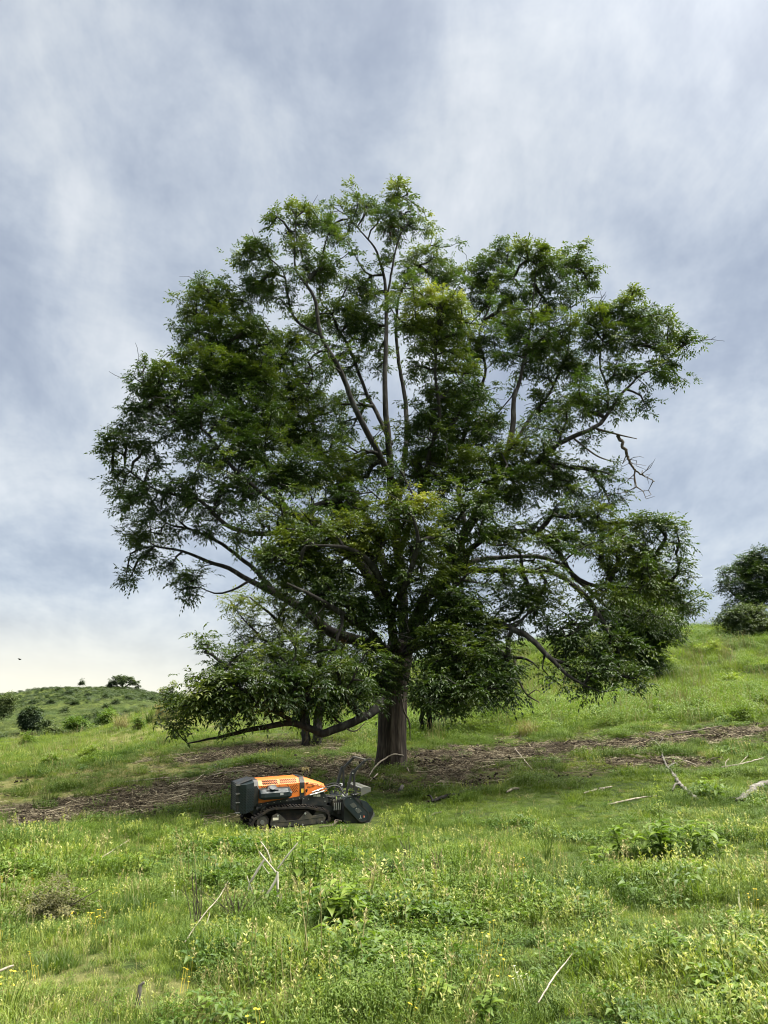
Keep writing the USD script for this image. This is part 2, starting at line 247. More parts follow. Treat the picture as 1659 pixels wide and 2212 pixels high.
def tube(p, r, sides=6, cap=True):
    p = np.asarray(p, float); r = np.broadcast_to(np.asarray(r, float), (len(p),))
    t = np.gradient(p, axis=0); t = unit(t)
    a = np.cross(t[0], [0, 0, 1.0]); a = np.array([1.0, 0, 0]) if np.linalg.norm(a) < .1 else unit(a)
    rings, ang = [], np.arange(sides) * 2 * np.pi / sides
    for k in range(len(p)):
        a = unit(a - t[k] * np.dot(a, t[k])); b = np.cross(t[k], a)
        rings.append(p[k] + r[k] * (np.cos(ang)[:, None] * a + np.sin(ang)[:, None] * b))
    v = np.vstack(rings); k = np.arange(len(p) - 1)[:, None] * sides; j = np.arange(sides)[None]; j2 = (j + 1) % sides
    f = np.stack([k + j, k + j2, k + sides + j2, k + sides + j], -1).reshape(-1, 4); f = np.vstack([f[:, [0, 1, 2]], f[:, [0, 2, 3]]])
    if cap:
        n = len(v); v = np.vstack([v, p[:1], p[-1:]]); jj = np.arange(sides); kk = (jj + 1) % sides; e = (len(p) - 1) * sides
        f = np.vstack([f, np.c_[kk, jj, np.full(sides, n)], np.c_[e + jj, e + kk, np.full(sides, n + 1)]])
    return v, f
def spline(p, step=.3, r=None):
    """Catmull-Rom through the points, sampled about every step metres; radii r along with it."""
    p = np.asarray(p, float); q = np.vstack([2 * p[0] - p[1], p, 2 * p[-1] - p[-2]]); out, rr = [], []
    for i in range(len(p) - 1):
        n = max(2, int(np.ceil(np.linalg.norm(p[i + 1] - p[i]) / step))); t = np.linspace(0, 1, n, endpoint=False)[:, None]
        a, b, c, d = q[i:i + 4]
        out.append(.5 * (2 * b + (c - a) * t + (2 * a - 5 * b + 4 * c - d) * t ** 2 + (3 * b - a - 3 * c + d) * t ** 3))
        if r is not None: rr.append(r[i] + (r[i + 1] - r[i]) * t[:, 0])
    out.append(p[-1:]); P = np.vstack(out)
    return P if r is None else (P, np.append(np.concatenate(rr), r[-1]))

# ------------------------------------------------------------------ grass and weeds: clumps scattered over the ground
rng = np.random.default_rng(5)
def blades(n, R, h0, h1, w, lean, seed, segs=3, tint=(0, .25)):
    g = np.random.default_rng(seed); a = g.uniform(0, 2 * np.pi, n); rr = R * np.sqrt(g.uniform(0, 1, n)); mb = MB()
    for k in range(n):
        b = np.array([rr[k] * math.cos(a[k]), rr[k] * math.sin(a[k]), -.015]); h = g.uniform(h0, h1); az = g.uniform(0, 2 * np.pi); ln = g.uniform(.15, 1) * lean
        d = np.array([math.cos(az), math.sin(az), 0]); s = np.array([-math.sin(az), math.cos(az), 0]); tw = g.uniform(-.6, .6)
        s = unit(s + tw * d); ts = np.linspace(0, 1, segs + 1)[:, None]
        c = b + ts * np.array([0, 0, h]) * (1 - .35 * ln * ts) + d * h * ln * ts ** 2
        ww = w * g.uniform(.7, 1.3) * (1 - ts ** 1.6) * .5
        v = np.vstack([np.stack([c[:-1] - s * ww[:-1], c[:-1] + s * ww[:-1]], 1).reshape(-1, 3), c[-1:]])
        f = [[2 * i, 2 * i + 1, 2 * i + 3] for i in range(segs - 1)] + [[2 * i, 2 * i + 3, 2 * i + 2] for i in range(segs - 1)] + [[2 * segs - 2, 2 * segs - 1, 2 * segs]]
        mb.add(v, f, g.uniform(*tint))
    return mb
def leaflets(mb, base, d, up, L, W, fold=.25, droop=.3, tint=.3):
    """Pointed leaves, one per row, each of four triangles."""
    d = unit(d); s = unit(np.cross(d, up)); n = np.cross(s, d); L = np.asarray(L, float)[:, None]; W = np.asarray(W, float)[:, None]
    mid = base + d * L * .45; tip = base + d * L - n * L * droop
    v = np.stack([base, mid + s * W / 2 + n * W * fold, mid - s * W / 2 + n * W * fold, tip, mid], 1)
    f = np.array([[0, 4, 1], [0, 2, 4], [1, 4, 3], [4, 2, 3]]); m = len(base)
    mb.add(v.reshape(-1, 3), (f[None] + 5 * np.arange(m)[:, None, None]).reshape(-1, 3), np.repeat(np.broadcast_to(tint, (m,)), 5)); return mb
def herb(n, R, h, L, seed, W=.5, tint=(.05, .4), stems=True):
    g = np.random.default_rng(seed); mb = MB(); a = g.uniform(0, 2 * np.pi, n); r = R * np.sqrt(g.uniform(0, 1, n)); z = h * g.uniform(.15, 1, n)
    b = np.c_[r * np.cos(a), r * np.sin(a), z]; az = g.uniform(0, 2 * np.pi, n); d = np.c_[np.cos(az), np.sin(az), g.uniform(-.3, .6, n)]
    leaflets(mb, b, d, np.tile([0, 0, 1.0], (n, 1)), L * g.uniform(.6, 1.3, n), L * W * g.uniform(.7, 1.2, n), .2, .25, g.uniform(*tint, n))
    if stems:
        for k in range(max(3, n // 5)):
            q = b[k]; v, f = tube([[q[0] * .6, q[1] * .6, -.02], q], [.0035, .002], 3, False); mb.add(v, f, g.uniform(*tint))
    return mb
def stalks(n, R, h0, h1, seed, tint=(.3, .8), heads=True, r=.002):
    g = np.random.default_rng(seed); mb = MB()
    for k in range(n):
        a = g.uniform(0, 2 * np.pi); q = R * math.sqrt(g.uniform()); h = g.uniform(h0, h1); b = np.array([q * math.cos(a), q * math.sin(a), -.02]); l = g.normal(0, .16, 2)
        p = np.array([b, b + [l[0] * h * .3, l[1] * h * .3, h * .5], b + [l[0] * h, l[1] * h, h]]); t = g.uniform(*tint)
        v, f = tube(p, [r * 1.3, r, r * .6], 3, False); mb.add(v, f, t)
        if heads:
            m = 7; zz = g.uniform(.72, 1.02, m)[:, None]; c = b + (p[2] - b) * zz; az = g.uniform(0, 2 * np.pi, m); d = np.c_[np.cos(az), np.sin(az), g.uniform(.2, 1.2, m)]
            leaflets(mb, c, d, np.tile([.1, 0, 1.0], (m, 1)), np.full(m, .022), np.full(m, .008), .2, 0, min(1, t + .15))
    return mb
def scatter(name, label, cat, protos, xy, which, scale, seed, sink=0.0, tilt=.15, hz=None):
    """Copies of a few clumps over the ground, one object of uncountable stuff."""
    g = np.random.default_rng(seed); n = len(xy); pi = UsdGeom.PointInstancer.Define(stage, path_of(name))
    rel = pi.CreatePrototypesRel()
    for pname, mb, mat in protos:
        p = usdkit.mesh(stage, f"{pi.GetPath()}/Prototypes/{pname}", mb.mesh(), mat)
        UsdGeom.PrimvarsAPI(p).CreatePrimvar("tint", Sdf.ValueTypeNames.FloatArray, "vertex").Set(Vt.FloatArray.FromNumpy(mb.tint().astype(np.float32)))
        rel.AddTarget(p.GetPath())
    z = (H(xy[:, 0], xy[:, 1]) if hz is None else hz) - sink
    e = .25; nx_ = -(H0(xy[:, 0] + e, xy[:, 1]) - H0(xy[:, 0] - e, xy[:, 1])) / (2 * e); ny_ = -(H0(xy[:, 0], xy[:, 1] + e) - H0(xy[:, 0], xy[:, 1] - e)) / (2 * e)
    yaw = g.uniform(0, 2 * np.pi, n); ax, ay = ny_ * -.5 + g.normal(0, tilt, n), nx_ * .5 + g.normal(0, tilt, n)
    cy_, sy_ = np.cos(yaw / 2), np.sin(yaw / 2)      # small tilt (ax, ay about x, y) after the turn about z
    qw, qx, qy, qz = cy_, ax / 2 * cy_ + ay / 2 * sy_, ay / 2 * cy_ - ax / 2 * sy_, sy_
    q = np.c_[qw, qx, qy, qz]; q /= np.linalg.norm(q, axis=1, keepdims=True)
    pi.CreateProtoIndicesAttr(Vt.IntArray.FromNumpy(np.asarray(which, np.int32)))
    pi.CreatePositionsAttr(Vt.Vec3fArray.FromNumpy(np.c_[xy, z].astype(np.float32)))
    pi.CreateScalesAttr(Vt.Vec3fArray.FromNumpy(np.repeat(np.asarray(scale, np.float32)[:, None], 3, 1) * np.c_[np.ones((n, 2)), g.uniform(.75, 1.25, n)].astype(np.float32)))
    pi.CreateOrientationsAttr(Vt.QuathArray([Gf.Quath(float(a), float(b), float(c), float(d)) for a, b, c, d in q]))
    return tag(pi, label, cat, None, "stuff")
def field(y0, y1, per, tmax=.62, seed=0, extra=1.5):
    """Random ground points of a wedge in front of the camera, per square metre."""
    g = np.random.default_rng(seed); area = tmax * (y1 ** 2 - y0 ** 2) + extra * 2 * (y1 - y0); n = int(area * per)
    y = np.sqrt(g.uniform(y0 ** 2, y1 ** 2, n)); x = g.uniform(-1, 1, n) * (tmax * y + extra)
    return np.c_[x, y]
def keep(xy, seed, f):
    g = np.random.default_rng(seed); return xy[g.uniform(size=len(xy)) < f(xy[:, 0], xy[:, 1])]
MOWER = hit(630, 1781)                                 # the machine stands here
def clear(x, y): return np.clip((np.hypot((x - MOWER[0] - .15) / 1.9, (y - MOWER[1] - .3) / .95) - 1) * 4, 0, 1)
def thick(x, y): return (1 - .97 * soft(MULCH, x, y, 1.2, 21)) ** 1.6 * (1 - .55 * soft(LITTER, x, y, 1.5, 23)) * clear(x, y)
def pick(n, weights, seed): return np.random.default_rng(seed).choice(len(weights), n, p=np.array(weights) / sum(weights))

GP = [("blade_clump", blades(64, .12, .04, .12, .0065, 1.5, 1, tint=(.05, .4)), M["grass"]), ("blade_clump_low", blades(64, .12, .03, .075, .006, 1.6, 2, tint=(.1, .45)), M["grass"]),
      ("blade_clump_long", blades(44, .11, .08, .21, .006, 1.3, 3, tint=(.05, .5)), M["grass"]), ("herb_clump", herb(60, .13, .10, .03, 4), M["weed"]),
      ("herb_clump_broad", herb(26, .13, .11, .06, 5, .55, (.0, .35)), M["weed"]), ("fine_herb", herb(110, .14, .13, .019, 6, .38, (.1, .5)), M["weed"]),
      ("seed_stalks", stalks(5, .13, .10, .27, 7), M["straw"]), ("dry_blades", blades(40, .13, .03, .12, .005, 1.7, 8, tint=(.1, .8)), M["straw"]), ("seed_stalks_green", stalks(7, .13, .10, .24, 9, (.5, .9)), M["grass"])]
def patchy(xy, seed, s=.5): return meshkit.fbm(np.stack([xy[:, 0] * s, xy[:, 1] * s, 0 * xy[:, 0]], -1), 3, seed)
def mixed(xy, seed):
    """Which clump stands where: patches of grass, of herbs and of dry stalks."""
    g = np.random.default_rng(seed); a, b = patchy(xy, seed), patchy(xy, seed + 1, .9); lu = soft(LUSH, xy[:, 0], xy[:, 1], 1.5, 24); dr = soft(DRY, xy[:, 0], xy[:, 1], 2.0, 22)
    w = np.stack([.9 + 0 * a, .8 + 1.5 * lu, 1.6 * np.clip((a - .52) * 6, 0, 1) + .25, 2.4 * np.clip((.52 - a) * 5, 0, 1) + .3, 1.6 * np.clip((.46 - b) * 6, 0, 1) + .06,
                  2.6 * np.clip((b - .47) * 5, 0, 1) + .5, .12 + .6 * dr, .28 + 3.5 * dr, .25 + .3 * np.clip((a - .5) * 5, 0, 1)], 1)
    cl = np.clip((xy[:, 1] - 12) / 5, 0, 1); w[:, [2, 6, 8]] *= (1 - .85 * cl)[:, None]; w[:, 4] *= 1 - .7 * cl; w[:, 3:] *= (1 - .8 * lu)[:, None]; c = np.cumsum(w, 1); return (g.uniform(size=len(xy))[:, None] * c[:, -1:] > c).sum(1)
a1 = keep(field(3.4, 9, 175, seed=31), 1, thick); a2 = keep(field(9, 17, 110, seed=32), 2, thick); a3 = keep(field(17, 34, 72, seed=33), 3, thick)
gxyall = np.vstack([a1, a2, a3]); gs = np.concatenate([np.full(len(a1), 1.0), np.full(len(a2), 1.2), np.full(len(a3), 1.55)])
lump = .55 + 1.2 * np.clip((patchy(gxyall, 61, 1.1) - .36) * 2.6, 0, 1); lump *= 1 - .12 * soft(LUSH, gxyall[:, 0], gxyall[:, 1], 1.5, 24) - .35 * soft(DRY, gxyall[:, 0], gxyall[:, 1], 2, 22)
scatter("grass", "short green pasture grass mixed with low herbs and pale seed stalks", "grass", GP, gxyall, mixed(gxyall, 41), gs * lump * (1 - .25 * np.clip((gxyall[:, 1] - 12) / 5, 0, 1)) * np.random.default_rng(8).uniform(.75, 1.3, len(gs)), 51)
HP = [("tall_clump", blades(60, .45, .2, .6, .02, .8, 11, tint=(.1, .45)), M["grass"]), ("herb_dome", herb(130, .5, .5, .10, 12, .4, (.1, .5)), M["weed"]),
      ("pale_stalks", stalks(16, .5, .3, .75, 13, (.3, .8), True, .006), M["straw"]), ("fern_dome", herb(160, .55, .38, .07, 14, .35, (.2, .6)), M["weed"]), ("low_turf", blades(80, .5, .06, .2, .02, .9, 15, tint=(.1, .5)), M["grass"])]
b1 = keep(field(30, 72, 8, seed=34), 4, thick)
hb = patchy(b1, 71, .16); hw = np.random.default_rng(9).uniform(size=len(b1)); hill_l = b1[:, 0] < -4
wh = np.where(hb > .49, np.where(hw < .42, 1, np.where(hw < .76, 3, np.where(hw < .92, 0, 2))), np.where(hw < .45, 4, np.where(hw < .72, 0, np.where(hw < .90, 3, 2))))
wh = np.where(hill_l, np.where(hw > .93, 2, np.where(hw > .86, 0, np.where(hb > .5, 4, wh))), wh)
scatter("hill_grass", "rough green and straw coloured grass on the slopes behind the trees", "grass", HP, b1, wh, np.random.default_rng(10).uniform(.6, 1.35, len(b1)) * np.where(hill_l, .55, 1) , 52)
c1 = field(118, 240, .7, tmax=.8, seed=35); c1 = c1[c1[:, 0] / c1[:, 1] < -.1]
scatter("far_scrub", "low green scrub covering the far hill on the left", "scrub", [("scrub_dome", herb(120, 1.1, .8, .34, 16, .5, (0, .5)), M["far_leaf"]), ("scrub_low", herb(90, 1.5, .5, .3, 17, .4, (.35, .75)), M["far_leaf"])],
        c1, (patchy(c1, 73, .05) + np.random.default_rng(3).normal(0, .06, len(c1)) < .5).astype(int), np.random.default_rng(11).uniform(.25, .7, len(c1)), 53)
# flowers
def florets(seed, r=.009):
    g = np.random.default_rng(seed); mb = MB()
    for k in range(5):
        c = np.array([*g.normal(0, .07, 2), g.uniform(.06, .2)]); m = 6; az = np.arange(m) * 2 * np.pi / m + g.uniform()
        leaflets(mb, np.repeat(c[None], m, 0), np.c_[np.cos(az), np.sin(az), np.full(m, .25)], np.tile([0, 0, 1.0], (m, 1)), np.full(m, r * 1.5), np.full(m, r), .1, 0, 0)
        v, f = tube([c * [1, 1, 0], c], .0012, 3, False); mb.add(v, f, .3)
    return mb
fl = keep(field(3.6, 13, 1.7, seed=36), 6, lambda x, y: np.clip((meshkit.fbm(np.stack([x * .7, y * .7, 0 * x], -1), 3, 77) - .44) * 5, 0, 1) * thick(x, y))
wp = pick(len(fl), [.88, .12], 1)
def white(mb): mb.t = [np.ones_like(t) for t in mb.t]; return mb
scatter("wild_flowers", "tiny yellow and white wild flowers dotted through the foreground grass", "flowers", [("yellow_florets", florets(1), M["petal"]), ("white_florets", white(florets(2, .008)), M["petal"])], fl, wp, np.ones(len(fl)), 54)
# chipped wood on the bare bands
def splinters(n, seed, R=.25, l0=.03, l1=.16):
    g = np.random.default_rng(seed); mb = MB()
    for k in range(n):
        c = np.array([*(g.uniform(-R, R, 2)), g.uniform(0, .04)]); az = g.normal(.1, .7); L = g.uniform(l0, l1) * g.uniform(.5, 1.2); d = np.array([math.cos(az), math.sin(az), g.normal(0, .22)]); w = g.uniform(.002, .007)
        v, f = tube([c - d * L / 2, c + d * L / 2], [w, w * .6], 3, True); mb.add(v, f, g.uniform(0, .6) if g.uniform() < .68 else g.uniform(.6, 1))
    return mb
def clods(n, seed, R=.25):
    g = np.random.default_rng(seed); mb = MB()
    for k in range(n):
        m = trimesh.creation.icosphere(1, 1); v = m.vertices * (1 + g.normal(0, .2, (len(m.vertices), 1))) * g.uniform(.012, .04) * [1.3, 1.3, .7] + [*g.uniform(-R, R, 2), 0]; mb.add(v, m.faces, g.uniform(-.2, .25))
    return mb
d1 = keep(field(15, 36, 30, seed=37), 7, lambda x, y: np.clip(soft(MULCH, x, y, .9, 21) + .30 * soft(LITTER, x, y, 1.5, 23) + .1 * soft(DRY, x, y, 2, 22), 0, 1))
scatter("wood_chips", "shredded brown wood chips, splinters and clods on the bare bands of earth", "wood chips", [("splinters", splinters(46, 1, .25, .02, .12), M["chips"]), ("long_splinters", splinters(22, 2, .3, .12, .5), M["chips"]), ("clods", clods(12, 3), M["chips"])],
        d1, pick(len(d1), [.6, .22, .18], 2), np.random.default_rng(12).uniform(.7, 1.4, len(d1)), 55, sink=.03)
print("clumps", len(gxyall), len(b1), len(c1), len(fl), len(d1))

# ------------------------------------------------------------------ trees
class Tree:
    """A skeleton of traced limbs, then twigs grown from it to every spray of leaves, each twig leaving the nearest wood."""
    def __init__(s, seed): s.g = np.random.default_rng(seed); s.P, s.R, s.limb, s.par, s.chains, s.clumps = [], [], [], [], [], []
    def limb_line(s, pts, r, limb, start=None, step=.25, wig=.05):
        p, rr = spline(pts, step, r); k = np.arange(len(p)); w = np.cumsum(s.g.normal(0, 1, (len(p), 3)), 0); w -= w[0] + (w[-1] - w[0]) * (k / max(1, k[-1]))[:, None]
        p = p + w * wig * .35 * (rr / max(rr.max(), 1e-6) * .6 + .4)[:, None]; ids = []
        for q, a in zip(p, rr): ids.append(len(s.P)); s.P.append(q); s.R.append(a); s.limb.append(limb)
        s.chains.append((ids, limb, True)); return ids
    def grow(s, targets, fixed_limb=None, twig=.012, bend=.25, path=.18):
        """Twigs to the targets (n x 3), a coarse few first and the rest onto them."""
        t = np.asarray(targets, float); n = len(t); order = s.g.permutation(n); P = np.zeros((n * 9 + len(s.P) + 10, 3)); N = len(s.P); P[:N] = s.P
        cost = np.zeros(len(P)); rad = np.zeros(len(P)); rad[:N] = s.R; par = np.full(len(P), -1); limb = list(s.limb); D = np.zeros((len(P), 3)); new, owner = [], np.zeros(n, int); base_n = N
        for i, ids in enumerate([c[0] for c in s.chains]):
            q = P[ids]; D[ids] = unit(np.gradient(q, axis=0)) if len(ids) > 1 else 0
        first = order[:max(1, n // 7)]; rest = order[len(first):]
        d0 = cKDTree(P[:N]).query(t)[0]; seq = np.concatenate([first[np.argsort(d0[first])], rest[np.argsort(d0[rest])]])
        for k in seq:
            v = t[k] - P[:N]; d = np.sqrt((v * v).sum(1)); ahead = (v * D[:N]).sum(1) / np.maximum(d, 1e-6)
            c = d * (1 + .35 * (1 - ahead)) + path * cost[:N] + np.where(rad[:N] > .12, .25, 0); j = int(np.argmin(c)); L = d[j]
            owner[k] = limb[j]
            m = int(np.clip(round(L / .3), 1, 8)); tt = np.linspace(0, 1, m + 1)[1:, None]; side = s.g.normal(0, 1, 3) * L * .09
            mid = (P[j] + t[k]) / 2 + D[j] * L * bend * .6 + side + [0, 0, .06 * L]
            pts = (1 - tt) ** 2 * P[j] + 2 * tt * (1 - tt) * mid + tt ** 2 * t[k]; pts[:-1] += s.g.normal(0, .035 * L ** .5, (m, 3))[:-1]
            ids = [j]; seg = np.vstack([P[j][None], pts]); dirs = unit(np.diff(seg, axis=0))
            for q in range(m):
                P[N] = pts[q]; D[N] = dirs[q]; par[N] = ids[-1]; cost[N] = cost[ids[-1]] + L / m; limb.append(limb[j]); ids.append(N); N += 1
            new.append((ids, limb[j])); 
        tips = np.zeros(N); 
        ends = [c[0][-1] for c in new]; tips[ends] += 1
        for q in range(N - 1, base_n - 1, -1): tips[par[q]] += tips[q]
        r = twig * np.maximum(tips, .5) ** .5
        r[:base_n] = rad[:base_n]
        s.P, s.R = list(P[:N]), list(r); s.limb = limb
        for ids, l in new: s.chains.append((ids, l, False))
        return owner
    def wood(s, limb, sides=(9, 5, 3)):
        mb = MB()
        for ids, l, main in s.chains:
            if l != limb: continue
            p = np.array([s.P[i] for i in ids]); r = np.array([s.R[i] for i in ids])
            if not main: r[0] = min(r[0], r[1] * 1.25); r[-1] *= .6
            n = sides[0] if r.max() > .09 else sides[1] if r.max() > .025 else sides[2]
            mb.add(*tube(p, r, n, main))
        return mb
def blade2(mb, base, d, up, L, W, fold=.2, droop=.2, tint=.3):
    """Pointed leaflets, one per row, of two triangles folded along the rib."""
    d = unit(d); s = unit(np.cross(d, up)); n = np.cross(s, d); L = np.asarray(L, float)[:, None]; W = np.asarray(W, float)[:, None]
    mid = base + d * L * .42; v = np.stack([base, mid + s * W / 2 + n * W * fold, base + d * L - n * L * droop, mid - s * W / 2 + n * W * fold], 1); m = len(base)
    mb.add(v.reshape(-1, 3), (np.array([[0, 2, 1], [0, 3, 2]])[None] + 4 * np.arange(m)[:, None, None]).reshape(-1, 3), np.repeat(np.broadcast_to(tint, (m,)), 4))
def sprays(mb, c, out, g, leaves=9, pairs=5, L=.10, W=.032, R=.34, tint=.35, droop=.35, rach=.26):
    """Feathery leaves round each point c: stalks that leave it outwards, each with pairs of pointed leaflets."""
    n = len(c); m = n * leaves; cc = np.repeat(c, leaves, 0); o = np.repeat(unit(out), leaves, 0)
    d = unit(g.normal(0, 1, (m, 3)) * [1, 1, .6] + o * .75 + [0, 0, .15]); b = cc + g.normal(0, R * .42, (m, 3)) * [1, 1, .75]
    rl = rach * g.uniform(.7, 1.25, m); upv = np.tile([0., 0, 1], (m, 1)); side = unit(np.cross(d, upv)); tt = np.repeat(np.broadcast_to(np.asarray(tint, float), (n,)), leaves) + g.normal(0, .06, m)
    for k in range(pairs):
        f = (k + 1) / pairs; base = b + d * (rl * f)[:, None] - upv * (droop * rl * f * f)[:, None]
        for sgn in ((-1, 1) if k < pairs - 1 else (0,)):
            dd = unit(d * (.55 if sgn else 1) + side * sgn * .85 - upv * (droop * (.4 + .6 * f)) + g.normal(0, .16, (m, 3)))
            leaflets(mb, base, dd, unit(upv + g.normal(0, .35, (m, 3))), L * g.uniform(.75, 1.2, m), W * g.uniform(.8, 1.2, m), .18, .22, np.clip(tt, 0, 1))
SC = lambda px, Y: px * Y / F
def blob_points(blobs, Y0, g, per=9.0):
    """Points for leaf sprays in the masses of a crown: (u, v, half width, half height, metres behind (+) the trunk, density, tint[, depth])."""
    P, T, O = [], [], []
    for b in blobs:
        u, v, ru, rv, dz, den, tint = b[:7]; Y = Y0 + dz; a, c = SC(ru, Y), SC(rv, Y); dep = b[7] if len(b) > 7 else .9 * (a + c) / 2
        n = max(2, int(per * den * (a * c * dep) ** .667 * 1.6)); q = g.normal(0, 1, (n, 3)); q = unit(q) * (g.uniform(.12, 1, n) ** .5 * g.uniform(.88, 1.18, n))[:, None]
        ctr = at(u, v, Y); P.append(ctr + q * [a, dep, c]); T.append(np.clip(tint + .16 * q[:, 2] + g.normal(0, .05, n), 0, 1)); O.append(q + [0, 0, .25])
    return np.vstack(P), np.concatenate(T), np.vstack(O)
def line_at(uvd, Y0): return np.array([at(u, v, Y0 + d) for u, v, d in uvd])

